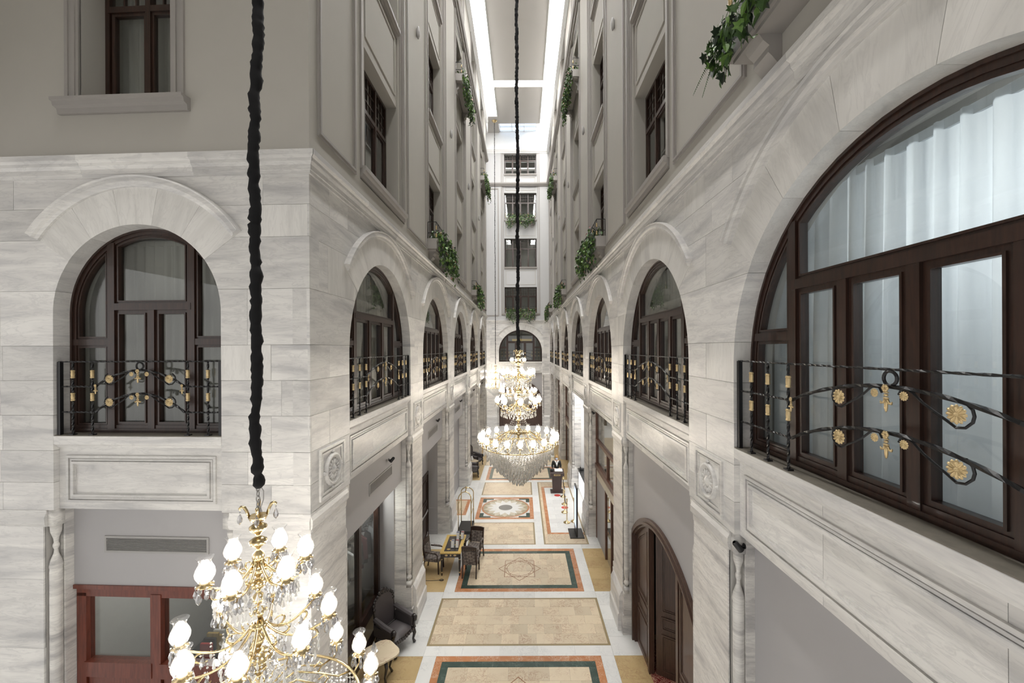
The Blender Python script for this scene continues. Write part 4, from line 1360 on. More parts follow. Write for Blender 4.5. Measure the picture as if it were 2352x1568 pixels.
def garment(mtx, mat, label, w=0.46, h=0.85):
    pr = [(-0.06, 0), (-0.10, 0.02), (-w / 2, -0.10), (-w / 2 - 0.03, -0.62), (-w / 2 + 0.09, -0.64), (-w / 2 + 0.10, -0.26), (-w / 2 + 0.09, -h), (w / 2 - 0.09, -h), (w / 2 - 0.10, -0.26), (w / 2 - 0.09, -0.64), (w / 2 + 0.03, -0.62), (w / 2, -0.10), (0.10, 0.02), (0.06, 0)]
    root = E('garment', mtx=mtx)
    tag(root, label, 'jacket', 'clothes hanging in the shop window')
    O('cloth', MB().prism(pr, -0.05, 0.05, ch=0.02), mat, root, smooth=False)
    O('lapel', MB().prism([(-0.06, 0.0), (0.06, 0.0), (0.0, -0.30)], -0.06, -0.045), 'paper' if mat != 'curtain' else 'grille', root)
    O('hanger', MB().tube([(0, 0, 0.0), (0, 0, 0.07), (0.03, 0, 0.11), (0.0, 0, 0.14), (-0.03, 0, 0.11)], 0.006, 5).bar((-w / 2 + 0.05, 0, -0.05), (0, 0, 0.03), 0.008).bar((w / 2 - 0.05, 0, -0.05), (0, 0, 0.03), 0.008), 'wood', root)
    return root
rk = tag(O('clothes_rail', MB().bar((-1.7, 0, 0), (3.6, 0, 0), 0.014, 8), 'grille', mtx=ML @ T(LC[0], 1.38, 2.62)), 'metal clothes rail in the shop window', 'clothes rail')
ga = [('suit', 'charcoal'), ('suit', 'black'), ('maroon', 'dark red'), ('suit', 'dark'), ('curtain', 'light grey')]
for k in range(11):
    mt, nm = ga[k % 5] if k != 10 else ga[4]
    garment(ML @ T(LC[0] - 0.2 + 0.28 * k, 1.38, 2.48) @ RZ(math.radians(-62)), mt, '%s jacket, %s from the near end of the shop rail' % (nm, (ORD + ['eighth', 'ninth', 'tenth', 'eleventh'])[k]))
tag(O('wall_shelf', MB().box(-1.7, 3.6, -0.22, 0.22, 0, 0.035), 'white', mtx=ML @ T(LC[0], 1.48, 2.92)), 'white shelf above the hanging jackets in the shop', 'shelf')
for k in range(6):
    o = O('folded_shirt', MB().box(-0.17, 0.17, -0.13, 0.13, 0, 0.05).box(-0.16, 0.16, -0.12, 0.12, 0.05, 0.09), ('paper', 'suit', 'bluepaint', 'grille', 'paper', 'redpaint')[k], mtx=ML @ T(LC[0] + 0.2 + 0.52 * k, 1.48, 2.955))
    tag(o, 'folded shirt on the shop shelf, %s from the near end' % ORD[k], 'folded shirt', 'folded shirts on the shelf')

# --- front wall: shop with red wooden frame
gwall('wall_front_bay', MF, [(-3.81, -1.28, 0.25, 0.33, 3.88, 5.12), (-3.81, -1.28, 0.33, 0.6, 3.88, 3.95)], 'grey panel above the shop at the lower left')
g1 = grille(MF, -2.50, 4.38, 1.62, 0.25, 'long grey air grille above the shop at the lower left')
sf = MB()
sf.box(-3.79, -1.29, 0.0, 0.12, 3.70, 3.83); sf.box(-3.80, -1.28, -0.04, 0.16, 3.83, 3.89)
sf.box(-3.79, -3.64, 0, 0.12, 0, 3.75); sf.box(-2.62, -2.46, -0.01, 0.13, 0, 3.75); sf.box(-1.44, -1.29, 0, 0.12, 0, 3.75)
sf.box(-3.66, -2.60, -0.02, 0.12, 2.50, 2.72); sf.box(-2.48, -1.42, -0.02, 0.12, 2.50, 2.72)
sf.box(-3.6, -1.4, 0, 0.12, 0, 0.2)
fs = tag(O(wname(), sf, 'redwood', mtx=MF @ T(0, 0.27, 0)), 'red brown wooden shopfront with glass panes at the lower left', 'shopfront', kind='structure')
for a, b in ((-3.64, -2.62), (-2.46, -1.44)):
    O('pane', MB().box(a, b, 0.06, 0.068, 2.7, 3.72), 'glass', fs)
    q = rect(a + 0.02, b - 0.02, 0.2, 2.49)
    O('sash', MB().ring(q, inset(q, 0.11), 0.02, 0.1), 'redwood', fs)
    O('pane', MB().box(a + 0.1, b - 0.1, 0.055, 0.063, 0.3, 2.42), 'glass_frost', fs)
gwall('wall_front_shop', MF, [(-4.3, -2.0, 4.0, 4.1, 0, 4.6), (-4.4, -4.3, 0.5, 4.1, 0, 4.6), (-2.0, -1.9, 1.2, 4.1, 0, 4.6), (-2.0, -1.2, 1.1, 1.2, 0, 4.6), (-4.4, -1.2, 0.5, 4.1, 4.5, 4.6)], 'pale walls of the book shop at the lower left', 'room')
lamp('book_shop_lamp', tuple(MF @ Vector((-3.0, 2.2, 4.2))), 60, 0.25, (1, 0.98, 0.95))
ct = E('display_counter', mtx=MF @ T(-3.75, 2.2, 0))
tag(ct, 'grey display counter with sloping glass front inside the shop at the lower left', 'counter')
O('body', MB().box(-0.5, 0.35, -1.6, 1.6, 0, 0.95), 'grille', ct)
O('top', MB().box(-0.5, 0.42, -1.62, 1.62, 0.95, 1.0), 'black', ct)
O('glass_front', MB().box(0.37, 0.40, -1.6, 1.6, 0.15, 0.93), 'glass', ct)
for k in range(9):
    h = 0.30 + 0.05 * ((k * 7) % 3)
    o = O('book', MB().box(-0.12, 0.12, -0.025, 0.025, 0, h).box(-0.11, 0.125, -0.02, 0.02, 0.01, h - 0.01), ('redpaint', 'black', 'tablegold', 'bannergold', 'paper', 'tablegold', 'bluepaint', 'redpaint', 'cream')[k], mtx=MF @ T(-3.75, 2.2 + 0.35 + 0.085 * k, 1.0))
    tag(o, '%s standing book on the shop counter, %s in the row' % (('red', 'black', 'golden', 'yellow', 'white', 'golden', 'blue', 'red', 'cream')[k], (ORD + ['eighth', 'ninth'])[k]), 'book', 'books on the counter')
lt = E('laptop', mtx=MF @ T(-3.8, 1.5, 1.0)); tag(lt, 'grey laptop lying open on the shop counter', 'laptop')
O('keyboard', MB().box(-0.12, 0.12, -0.17, 0.17, 0, 0.02), 'grille', lt); O('screen', MB().box(-0.14, -0.12, -0.17, 0.17, 0.02, 0.24), 'black', lt)
tb = E('glass_table', mtx=MF @ T(-2.75, 2.2, 0)); tag(tb, 'low glass display table in the shop at the lower left', 'display table')
O('table_top', MB().box(-0.5, 0.65, -1.2, 1.2, 0.86, 0.9), 'greyglass', tb)
for x in (-0.45, 0.6):
    for y in (-1.12, 1.12): O('leg', MB().box(x - 0.025, x + 0.025, y - 0.025, y + 0.025, 0, 0.86), 'grille', tb)

# --- end wall, ground floor
dr2, outl2 = segdoor(MB_, -0.17, 'wide brown arched door at the end of the hall', 2.0, 2.7, 4.3, False)
wall_with_hole(MB_ @ T(-0.17, 0, 0), -2.1, 2.1, 5.1, outl2, 0.25, 0.35, 'wall_back_bay', 'grey wall around the arched door at the end of the hall')

# ---------------------------------------------------------------- floor
fl = tag(O('floor', MB().box(-9, 5.4, -3, YF + 0.6, -0.3, -0.02).box(-18, 8, -16, -3, -0.3, -0.02).box(-18, -9, -3, 8, -0.3, -0.02), 'grout'), 'polished floor with marble panels and coloured borders', 'floor', kind='structure')  # outer slabs are unseen, added to block world light from below
TILE = []
def tile(x0, x1, y0, y1, mat, g=0.0015):
    TILE.append((x0 + g, x1 - g, y0 + g, y1 - g, mat))
def grid(x0, x1, y0, y1, mat, sx=0.45, sy=0.45, stag=True):
    ny = max(1, round((y1 - y0) / sy)); nx = max(1, round((x1 - x0) / sx))
    dx = (x1 - x0) / nx; dy = (y1 - y0) / ny
    for j in range(ny):
        xs = [x0 + dx * i for i in range(nx + 1)]
        if stag and j % 2: xs = [x0] + [x0 + dx * (i + 0.5) for i in range(nx)] + [x1]
        for a, b in zip(xs, xs[1:]): tile(a, b, y0 + dy * j, y0 + dy * (j + 1), mat)
def frame(x0, x1, y0, y1, wd, mat, seg=0.95):
    for (a, b, c, d) in ((x0, x1, y0, y0 + wd), (x0, x1, y1 - wd, y1)):
        n = max(1, round((b - a) / seg))
        for k in range(n): tile(a + (b - a) * k / n, a + (b - a) * (k + 1) / n, c, d, mat)
    for (a, b, c, d) in ((x0, x0 + wd, y0 + wd, y1 - wd), (x1 - wd, x1, y0 + wd, y1 - wd)):
        n = max(1, round((d - c) / seg))
        for k in range(n): tile(a, b, c + (d - c) * k / n, c + (d - c) * (k + 1) / n, mat)
def strip(x0, x1, y0, y1, mat, seg=0.95):
    if x1 - x0 > y1 - y0:
        n = max(1, round((x1 - x0) / seg))
        for k in range(n): tile(x0 + (x1 - x0) * k / n, x0 + (x1 - x0) * (k + 1) / n, y0, y1, mat)
    else:
        n = max(1, round((y1 - y0) / seg))
        for k in range(n): tile(x0, x1, y0 + (y1 - y0) * k / n, y0 + (y1 - y0) * (k + 1) / n, mat)
RX0, RX1, WX0, WX1 = -2.10, 1.86, -2.42, 2.18
def rug(y0, y1, fine=True):
    frame(RX0, RX1, y0, y1, 0.17, 'f_orange')
    frame(RX0 + 0.17, RX1 - 0.17, y0 + 0.17, y1 - 0.17, 0.17, 'f_green', 1.1)
    grid(RX0 + 0.34, RX1 - 0.34, y0 + 0.34, y1 - 0.34, 'f_tan', 0.46, 0.38)
    strip(WX0, RX0, y0, y1, 'f_white'); strip(RX1, WX1, y0, y1, 'f_white')
def tanpanel(x0, x1, y0, y1):
    frame(x0, x1, y0, y1, 0.06, 'f_olive', 3.0)
    grid(x0 + 0.06, x1 - 0.06, y0 + 0.06, y1 - 0.06, 'f_tan', 0.44, 0.36)
rug(7.0, 9.6); rug(12.14, 14.74); rug(22.46, 25.0)
strip(WX0, WX1, 9.6, 9.93, 'f_white'); tanpanel(WX0, WX1, 9.93, 11.83); strip(WX0, WX1, 11.83, 12.14, 'f_white')
strip(WX0, WX1, 14.74, 15.06, 'f_white')
tanpanel(RX0, 0.48, 15.06, 16.98); strip(WX0, RX0, 15.06, 22.1, 'f_white'); strip(0.48, 0.80, 15.06, 22.1, 'f_white')
strip(RX0, 0.48, 16.98, 17.31, 'f_white'); strip(RX0, 0.48, 19.85, 20.18, 'f_white')
tanpanel(RX0, 0.48, 20.18, 22.1)
strip(WX0, 2.5, 22.1, 22.46, 'f_white')
# panel before the reception
frame(0.80, 2.5, 15.06, 22.1, 0.06, 'f_olive', 3.5)
strip(0.86, 0.98, 15.12, 22.04, 'f_tan'); strip(0.98, 2.44, 15.12, 15.9, 'f_tan', 0.7); strip(0.98, 2.44, 21.35, 22.04, 'f_tan', 0.7)
strip(0.98, 1.13, 15.9, 21.35, 'f_orange'); strip(1.13, 2.44, 15.9, 16.03, 'f_orange'); strip(1.13, 2.44, 21.22, 21.35, 'f_orange')
grid(1.13, 2.44, 16.03, 21.22, 'f_white', 0.62, 0.45)
# outer margins
for (a, b) in ((-3.75, WX0), (WX1, 3.15)):
    for (y0, y1, mt) in ((6.9, 9.6, 'f_gold'), (9.6, 12.14, 'f_white'), (12.14, 14.74, 'f_gold'), (14.74, 17.6, 'f_white'), (22.46, 25.0, 'f_gold')):
        if b > 0 and 14.0 < y0: continue
        grid(a, b, y0, y1, mt, 0.65, 0.62, False)
strip(2.18, 3.15, 14.74, 15.06, 'f_white')
for (y0, y1) in ((15.06, 22.1),): strip(2.5, 4.4, y0, y1, 'f_white', 0.9)
frame(-3.6, -2.55, 17.75, 19.6, 0.15, 'f_orange'); grid(-3.45, -2.70, 17.9, 19.45, 'f_tan', 0.4, 0.4)
strip(-2.55, WX0, 17.6, 22.46, 'f_white'); grid(-3.75, -2.55, 19.6, 22.46, 'f_white', 0.6, 0.6)
strip(-3.75, -2.55, 17.6, 17.75, 'f_white'); strip(-3.75, -3.6, 17.75, 19.6, 'f_white')
# far field
strip(WX0, WX1, 25.0, 25.3, 'f_white', 1.2)
tanpanel(WX0, WX1, 25.3, 27.2); strip(WX0, WX1, 27.2, 27.5, 'f_white', 1.2)
big = [(RX0, RX1, 27.5, 30.0, 'f_tan'), (WX0, WX1, 30.0, 33.0, 'f_tan'), (-9, 2.6, 33.0, YF + 0.3, 'f_white'), (WX0, RX0, 27.5, 30, 'f_white'), (RX1, WX1, 27.5, 30, 'f_white'),
       (-3.85, WX0, 25.0, 33.0, 'f_gold'), (WX1, 5.3, 22.46, 33.0, 'f_gold'), (2.6, 5.3, 33, YF, 'f_gold'), (-9, 5.3, -3, 6.9, 'f_white'), (-18, 8, -16, -3, 'f_white'), (-18, -9, -3, 8, 'f_white'), (-9, -3.75, 6.9, 33, 'f_gold'), (3.15, 5.3, 6.9, 15.06, 'f_gold'), (RX0, RX1, 6.9, 7.0, 'f_white'), (WX0, RX0, 6.9, 7.0, 'f_white'), (RX1, WX1, 6.9, 7.0, 'f_white'), (4.4, 5.3, 15.06, 22.46, 'f_gold'), (2.5, 3.2, 22.1, 22.46, 'f_white')]
for (a, b, c, d, m_) in big:
    O('floor_field', MB().box(a, b, c, d, -0.03, 0.0), m_, fl)
frame(RX0, 0.48, 17.31, 19.85, 0.17, 'f_orange')
# nearest three hundred as tiles of their own, the rest joined
TILE.sort(key=lambda t: -((t[1] - t[0]) * (t[3] - t[2])) / max(1.0, (t[2] if t[3] > 8.6 else 90.0)) ** 3)
for (a, b, c, d, m_) in TILE[:300]:
    cx, cy = (a + b) / 2, (c + d) / 2
    O('floor_tile', MB().box(a - cx, b - cx, c - cy, d - cy, -0.03, 0.0), m_, fl, loc=(cx, cy, 0))
rest = {}
for (a, b, c, d, m_) in TILE[300:]: rest.setdefault(m_, MB()).box(a, b, c, d, -0.03, 0.0)
for m_, g in rest.items():
    o = O('floor_tiles_beyond', g, m_, fl); o['kind'] = 'stuff'
# star inlays on the rugs
def star(cy, cx=-0.12):
    g = MB()
    def loop(pts, wd=0.018):
        n = len(pts)
        for i in range(n):
            (x0, y0), (x1, y1) = pts[i], pts[(i + 1) % n]
            L = math.hypot(x1 - x0, y1 - y0)
            g.box(-wd / 2, L + wd / 2, -wd / 2, wd / 2, -0.01, 0.0015, T(cx + x0, cy + y0, 0) @ RZ(math.atan2(y1 - y0, x1 - x0)))
    R_ = 0.70
    loop([(R_ * math.cos(a), R_ * math.sin(a)) for a in (0, PI / 2, PI, 1.5 * PI)])
    loop([(R_ * math.cos(a), R_ * math.sin(a)) for a in (PI / 4, 0.75 * PI, 1.25 * PI, 1.75 * PI)])
    for k in range(8):
        a = PI / 8 + k * PI / 4
        pts = []
        for (u, v) in ((-0.05, -0.15), (0.03, -0.13), (0.05, -0.06), (0.03, 0.0), (0.05, 0.06), (0.03, 0.13), (-0.05, 0.15), (-0.02, 0.07), (-0.035, 0.0), (-0.02, -0.07)):
            rr, tt = 0.45 + u * 1.1, v * 1.05
            pts.append((rr * math.cos(a) - tt * math.sin(a), rr * math.sin(a) + tt * math.cos(a)))
        loop(pts, 0.015)
    O('star_inlay', g, 'f_brown', fl)
star(8.28); star(13.42)
# medallion
cx, cy = -0.81, 18.58
O('medallion_field', MB().box(RX0 + 0.17, 0.31, 17.48, 19.68, -0.03, 0.0), 'f_white', fl)
for sx in (-1, 1):
    for sy in (-1, 1):
        g = MB()
        g.box(*sorted((cx + sx * 0.95, cx + sx * 1.12)), *sorted((cy + sy * 0.62, cy + sy * 1.1)), -0.01, 0.0008)
        g.box(*sorted((cx + sx * 0.62, cx + sx * 0.95)), *sorted((cy + sy * 0.95, cy + sy * 1.1)), -0.01, 0.0008)
        O('corner_inlay', g, 'f_green', fl)
def disc(r0, r1, z, mat, n=48, name='medallion_ring'):
    g = MB()
    vs = []; fs = []
    for k in range(n):
        a = 2 * PI * k / n
        vs += [(cx + r0 * math.cos(a), cy + r0 * math.sin(a), z), (cx + r1 * math.cos(a), cy + r1 * math.sin(a), z), (cx + r1 * math.cos(a), cy + r1 * math.sin(a), -0.01)]
    for k in range(n):
        j = (k + 1) % n
        fs += [(3 * k, 3 * k + 1, 3 * j + 1, 3 * j), (3 * k + 1, 3 * k + 2, 3 * j + 2, 3 * j + 1)]
    if r0 == 0: fs = [(3 * k + 1, 3 * ((k + 1) % n) + 1, 0) for k in range(n)] + [f for f in fs[1::2]]
    O(name, g.add(vs, fs), mat, fl)
disc(1.03, 1.11, 0.0016, 'f_orange')
def starpoly(ro, ri, n, z, mat, off=0.0):
    vs = [(cx, cy, z)]
    for k in range(2 * n):
        a = PI * k / n + off
        r_ = ro if k % 2 == 0 else ri
        vs.append((cx + r_ * math.cos(a), cy + r_ * math.sin(a), z))
    fs = [(0, 1 + k, 1 + (k + 1) % (2 * n)) for k in range(2 * n)]
    O('medallion_star', MB().add(vs, fs), mat, fl)
starpoly(1.03, 1.03, 18, 0.0008, 'f_olive2'); starpoly(1.03, 0.76, 14, 0.0016, 'f_cream', PI / 14); starpoly(0.88, 0.58, 14, 0.0024, 'f_white')
disc(0, 0.32, 0.0032, 'f_grey', 32, 'medallion_disc')
for k, (x, y) in enumerate(((1.74, 20.1), (1.95, 18.55))):
    d_ = O('floor_sticker', MB().lathe([(0.16, 0.0), (0.16, 0.003), (0, 0.003)], 20), 'redpaint', loc=(x, y, 0.0))
    tag(d_, 'round red floor sticker %s the podium' % ('near' if k == 0 else 'farther from'), 'floor sticker', 'red floor stickers')
# ---------------------------------------------------------------- chandeliers
def sleeve(z0, z1, r, seed):
    rr = random.Random(seed)
    n = int((z1 - z0) / 0.036)
    pts = []; rad = []
    cx = cy = 0.0
    for i in range(n + 1):
        cx += rr.uniform(-0.22, 0.22) * r - cx * 0.06; cy += rr.uniform(-0.22, 0.22) * r - cy * 0.06
        pts.append((cx * 0.7, cy * 0.7, z0 + (z1 - z0) * i / n))
        rad.append(r * (0.93 + 0.16 * math.sin(i * 0.7 + 4 * math.sin(i * 0.13)) * rr.random() + rr.uniform(-0.16, 0.2)))
    rad[0] = r * 0.45
    return MB().tube(pts, rad, 9)
SH = 0.25
_prof = [(0.040, 0.0), (0.062, 0.03), (0.083, 0.075), (0.086, 0.105), (0.072, 0.15), (0.052, 0.19), (0.050, 0.21), (0.062, 0.235), (0.074, 0.25)]
ME_SHADE = MB().lathe(_prof, 16, None, False).mesh('lamp_shade', True)
ME_BULB = MB().lathe([(0.0, 0.015), (0.03, 0.02), (0.056, 0.06), (0.064, 0.090), (0.050, 0.125), (0.026, 0.155), (0.0, 0.168)], 10).mesh('bulb', True)
ME_BULB_N = ME_BULB.copy()
ME_CUP = MB().lathe([(0.0, -0.05), (0.018, -0.045), (0.022, -0.03), (0.07, -0.022), (0.074, -0.014), (0.04, -0.008), (0.044, 0.015), (0.036, 0.018)], 12).mesh('lamp_cup', True)
_dv = MB().lathe([(0.0, 0.0), (0.006, -0.004), (0.007, -0.012), (0.0, -0.018), (0.010, -0.035), (0.021, -0.07), (0.017, -0.095), (0.0, -0.118)], 7)
ME_DROP = _dv.mesh('crystal_drop')
def drop_into(mb, p, s=1.0):
    m = T(*p) @ S(s)
    mb.add([(0, 0, 0), (0.019, 0, -0.07), (0, 0.019, -0.07), (-0.019, 0, -0.07), (0, -0.019, -0.07), (0, 0, -0.115)], [(0, 1, 2), (0, 2, 3), (0, 3, 4), (0, 4, 1), (5, 2, 1), (5, 3, 2), (5, 4, 3), (5, 1, 4)], m)
def octa(mb, p, r):
    x, y, z = p
    mb.add([(x, y, z + r), (x + r, y, z), (x, y + r, z), (x - r, y, z), (x, y - r, z), (x, y, z - r)], [(0, 1, 2), (0, 2, 3), (0, 3, 4), (0, 4, 1), (5, 2, 1), (5, 3, 2), (5, 4, 3), (5, 1, 4)])

_arm = {}
def arm_mesh(R_, drop, k):
    key = (round(R_, 3), drop)
    if key not in _arm:
        g = MB()
        pts = []
        for t in [i / 14 for i in range(15)]:
            pts.append((0.03 + (R_ - 0.03) * t, 0, drop * math.sin(PI * t ** 0.8) * -1 + 0.10 * (1 - t) ** 2 - 0.045 * t ** 3))
        g.tube(pts, [0.015 - 0.004 * i / 14 for i in range(15)], 6)
        # leaf scrolls
        for u, sg in ((0.35, 1), (0.72, -1)):
            b = Vector(pts[int(14 * u)])
            g.tube([b + Vector((0.075 * math.sin(a) * 0.9, 0, sg * 0.05 * (1 - math.cos(a)))) for a in [i * 0.55 for i in range(8)]], [0.011, 0.012, 0.012, 0.011, 0.010, 0.008, 0.007, 0.004], 5)
        _arm[key] = g.mesh('arm', True)
    return _arm[key]

def chandelier(x, y, crown, tiers, hoop, tip, label, sleeve_r, near=False, ztop=28.0, watts=None, kscale=1.0, chainlen=0.2, canopy=False):
    root = E('chandelier', loc=(x, y, crown))
    tag(root, label, 'chandelier', 'crystal chandeliers down the hall')
    O('chain_sleeve', sleeve(chainlen, ztop - crown, sleeve_r, int(x * 100) & 255), 'fabric_black', root, smooth=True)
    if canopy:
        O('ceiling_rose', MB().lathe([(0.0, -0.2), (0.05, -0.18), (0.16, -0.08), (0.24, -0.02), (0.24, 0.0)], 16, T(0, 0, ztop - crown)), 'brass', root)
    ch = MB()
    for i in range(5):
        z = 0.0 + 0.052 * i
        m = T(0, 0, z) @ (RZ(PI / 2) if i % 2 else RZ(0))
        ch.tube([(0.018 * math.cos(a), 0, 0.034 * math.sin(a)) for a in [2 * PI * j / 12 for j in range(12)]], 0.006, 5, True, 0, m)
    ch.tube([(0.02, 0, 0.24), (0.05, 0.01, 0.18), (0.055, 0.0, 0.1), (0.02, 0, 0.0), (0.0, 0, -0.06)], 0.005, 5)
    O('chain', ch, 'grille', root)
    # crown dish with leaf hooks
    O('crown_dish', MB().lathe([(0.0, -0.13), (0.03, -0.125), (0.065, -0.11), (0.085, -0.07), (0.088, -0.06), (0.08, -0.062), (0.0, -0.075)], 16), 'brass', root, smooth=True)
    O('crown_rod', MB().lathe([(0.012, -0.08), (0.012, 0.0), (0.02, 0.01), (0.0, 0.02)], 8), 'brass', root)
    hk = MB().tube([(0.075, 0, -0.06), (0.095, 0, 0.0), (0.115, 0, 0.04), (0.14, 0, 0.05), (0.155, 0, 0.035), (0.15, 0, 0.015)], [0.012, 0.014, 0.016, 0.014, 0.011, 0.006], 6).mesh('leaf_hook', True)
    bits = MB()
    drops = []
    for k in range(4):
        a = k * PI / 2 + 0.5
        O('leaf_hook', hk, 'brass', root, rot=(0, 0, a))
        drops.append((0.152 * math.cos(a), 0.152 * math.sin(a), 0.01, 0.9))
    # stem of turned brass
    zb = hoop[0] - crown - 0.15
    st = []; z = -0.13; i = 0
    while z > zb:
        k = i % 3
        if k == 2: st += [(0.022, z), (0.05, z - 0.03), (0.055, z - 0.07), (0.03, z - 0.11), (0.02, z - 0.13)]
        else: st += [(0.022, z), (0.045, z - 0.012), (0.078, z - 0.035), (0.08, z - 0.05), (0.07, z - 0.075), (0.03, z - 0.105), (0.02, z - 0.13)]
        z -= 0.14; i += 1
    st += [(0.03, z), (0.0, z - 0.04)]
    O('stem', MB().lathe([p for p in st][::-1], 14), 'brass', root, smooth=True)
    zbod = tiers[1][0] - crown - 0.28
    O('body_dish', MB().lathe([(0.0, -0.16), (0.05, -0.14), (0.10, -0.05), (0.125, -0.02), (0.125, 0.0), (0.09, 0.05), (0.03, 0.09)], 18, T(0, 0, zbod)), 'brass', root, smooth=True)
    for ti, (tz, R_, n, ph, dr) in enumerate(tiers):
        tz -= crown
        am = arm_mesh(R_, dr, ti) if ti < 2 or True else None
        for k in range(n):
            a = ph + 2 * PI * k / n
            ca, sa = math.cos(a), math.sin(a)
            if ti < 2:
                O('arm', am, 'brass', root, loc=(0, 0, tz), rot=(0, 0, a))
            else:
                g = _arm.get(('c', R_))
                if g is None:
                    gm = MB()
                    hr = hoop[1]
                    gm.tube([(hr, 0, -0.16), (hr + 0.05, 0, -0.19), (R_, 0, -0.13), (R_, 0, -0.04)], 0.011, 6)
                    gm.tube([(0.05, 0, 0.16), (0.35 * hr, 0, 0.22), (0.6 * hr, 0, 0.06), (0.85 * hr, 0, -0.13), (hr, 0, -0.16)], 0.011, 6)
                    gm.tube([(0.6 * hr, 0, 0.06), (0.66 * hr, 0, 0.12), (0.62 * hr, 0, 0.17), (0.56 * hr, 0, 0.14)], 0.009, 5)
                    g = gm.mesh('arm', True); _arm[('c', R_)] = g
                O('arm', g, 'brass', root, loc=(0, 0, tz), rot=(0, 0, a))
            P = (R_ * ca, R_ * sa, tz)
            O('lamp_cup', ME_CUP, 'brass', root, loc=P)
            sh = O('lamp_shade', ME_SHADE, 'shade', root, loc=P)
            O('bulb', ME_BULB if not near else ME_BULB_N, 'bulb' if not near else 'bulb_near', sh)
            nd = 7 if near else 5
            for j in range(nd):
                b = 2 * PI * j / nd + a
                drops.append((P[0] + 0.07 * math.cos(b), P[1] + 0.07 * math.sin(b), tz - 0.02, 0.95 if j % 2 else 0.75))
                octa(bits, (P[0] + 0.07 * math.cos(b), P[1] + 0.07 * math.sin(b), tz - 0.015), 0.011)
            for u in ((0.35, -0.18), (0.72, -0.13)):
                drops.append((P[0] * u[0], P[1] * u[0], tz + u[1] * (1 if ti < 2 else 0.6), 0.85))
        if False:
            lamp('lamp_light', (0, 0, tz + 0.10), watts * (0.6, 0.8, 1.4)[ti], R_ * 0.9, parent=root)
    # hoop and its bead curtain
    hz = hoop[0] - crown; hr = hoop[1]
    O('hoop', MB().tube([(hr * math.cos(2 * PI * k / 48), hr * math.sin(2 * PI * k / 48), hz) for k in range(48)], 0.016, 6, True), 'brass', root, smooth=True)
    rr = random.Random(3)
    tz = tip - crown
    strands = MB()
    step = 0.046
    rho = 0.08
    while rho < hr + 0.04:
        n = int(2 * PI * rho / 0.085)
        for k in range(n):
            a = 2 * PI * (k + 0.5 * (int(rho * 10) % 2)) / n
            top = hz - 0.03 * rho
            bot = tz + 0.88 * max(0.0, rho - 0.13) * (1.0 + 0.08 * math.sin(9 * a)) + 0.16 * rho ** 6 + 0.06 * rr.random()
            z = top
            rz = rho
            while z > bot + 0.1:
                octa(strands, (rho * math.cos(a), rho * math.sin(a), z), 0.020)
                z -= step
            drop_into(strands, (rho * math.cos(a), rho * math.sin(a), bot + 0.1), 1.3)
        rho += 0.095
    # tiers of drops hung under the arms
    for ti, (tz_, R_, n, ph, dr) in enumerate(tiers[:2]):
        for fr, dz in ((0.30, -0.10), (0.48, -0.16), (0.66, -0.20), (0.84, -0.16)):
            nn = int(8 + 22 * fr)
            for k in range(nn):
                a = 2 * PI * k / nn + fr
                zz = tz_ - crown + dz - dr * 0.6
                px, py = R_ * fr * math.cos(a), R_ * fr * math.sin(a)
                octa(bits, (px, py, zz + 0.03), 0.014); octa(bits, (px, py, zz + 0.065), 0.012)
                drop_into(bits, (px, py, zz), 0.95)
    # bead strings in the upper tiers
    for k in range(24):
        a = 2 * PI * k / 24
        z = tiers[1][0] - crown - 0.12
        R0 = 0.12
        for q in range(14):
            t = q / 14
            octa(bits, ((R0 + 0.30 * t * t) * math.cos(a), (R0 + 0.30 * t * t) * math.sin(a), z - 0.75 * t), 0.011)
    o = O('bead_strand', strands, 'crystal2', root); o['kind'] = 'stuff'
    if near:
        for (px, py, pz, s) in drops[:290]:
            O('crystal_drop', ME_DROP, 'crystal', root, mtx=T(px, py, pz) @ RZ(px * 9) @ S(s * 1.3))
    else:
        dm = MB()
        for (px, py, pz, s) in drops: drop_into(dm, (px, py, pz), s * 1.05)
        o = O('crystal_drop', dm, 'crystal2', root); o['kind'] = 'stuff'
    o = O('crystal_beads', bits, 'crystal2', root); o['kind'] = 'stuff'
    return root
MAIN = dict(crown=7.3, tiers=[(6.62, 0.46, 6, 0.3, 0.12), (5.80, 0.62, 8, 0.1, 0.22), (4.72, 1.13, 20, 0.05, 0.1)], hoop=(4.52, 1.0), tip=3.36)
chandelier(-2.66, 4.0, 5.80, [(5.20, 0.42, 6, 0.62, 0.12), (4.60, 0.64, 8, 0.35, 0.16), (3.74, 1.06, 16, 0.1, 0.1)], (3.60, 0.95), 2.5, 'crystal chandelier with glass tulip lamps hanging nearest the camera at the lower left', 0.052, near=True, watts=TIER_WATT * 0.16, chainlen=0.21)
chandelier(-0.12, 11.8, label='large tiered crystal chandelier in the middle of the hall', sleeve_r=0.052, watts=TIER_WATT, chainlen=0.05, **MAIN)
chandelier(-0.27, 25.0, label='crystal chandelier hanging right behind the large one', sleeve_r=0.04, watts=TIER_WATT, chainlen=0.05, **MAIN)
chandelier(-2.42, 36.0, 5.85, [(5.30, 0.40, 6, 0.2, 0.12), (4.75, 0.6, 10, 0.1, 0.16), (4.05, 0.95, 18, 0.05, 0.1)], (3.9, 0.85), 3.1, 'small looking crystal chandelier far back left of the large one', 0.03, watts=TIER_WATT, canopy=True)
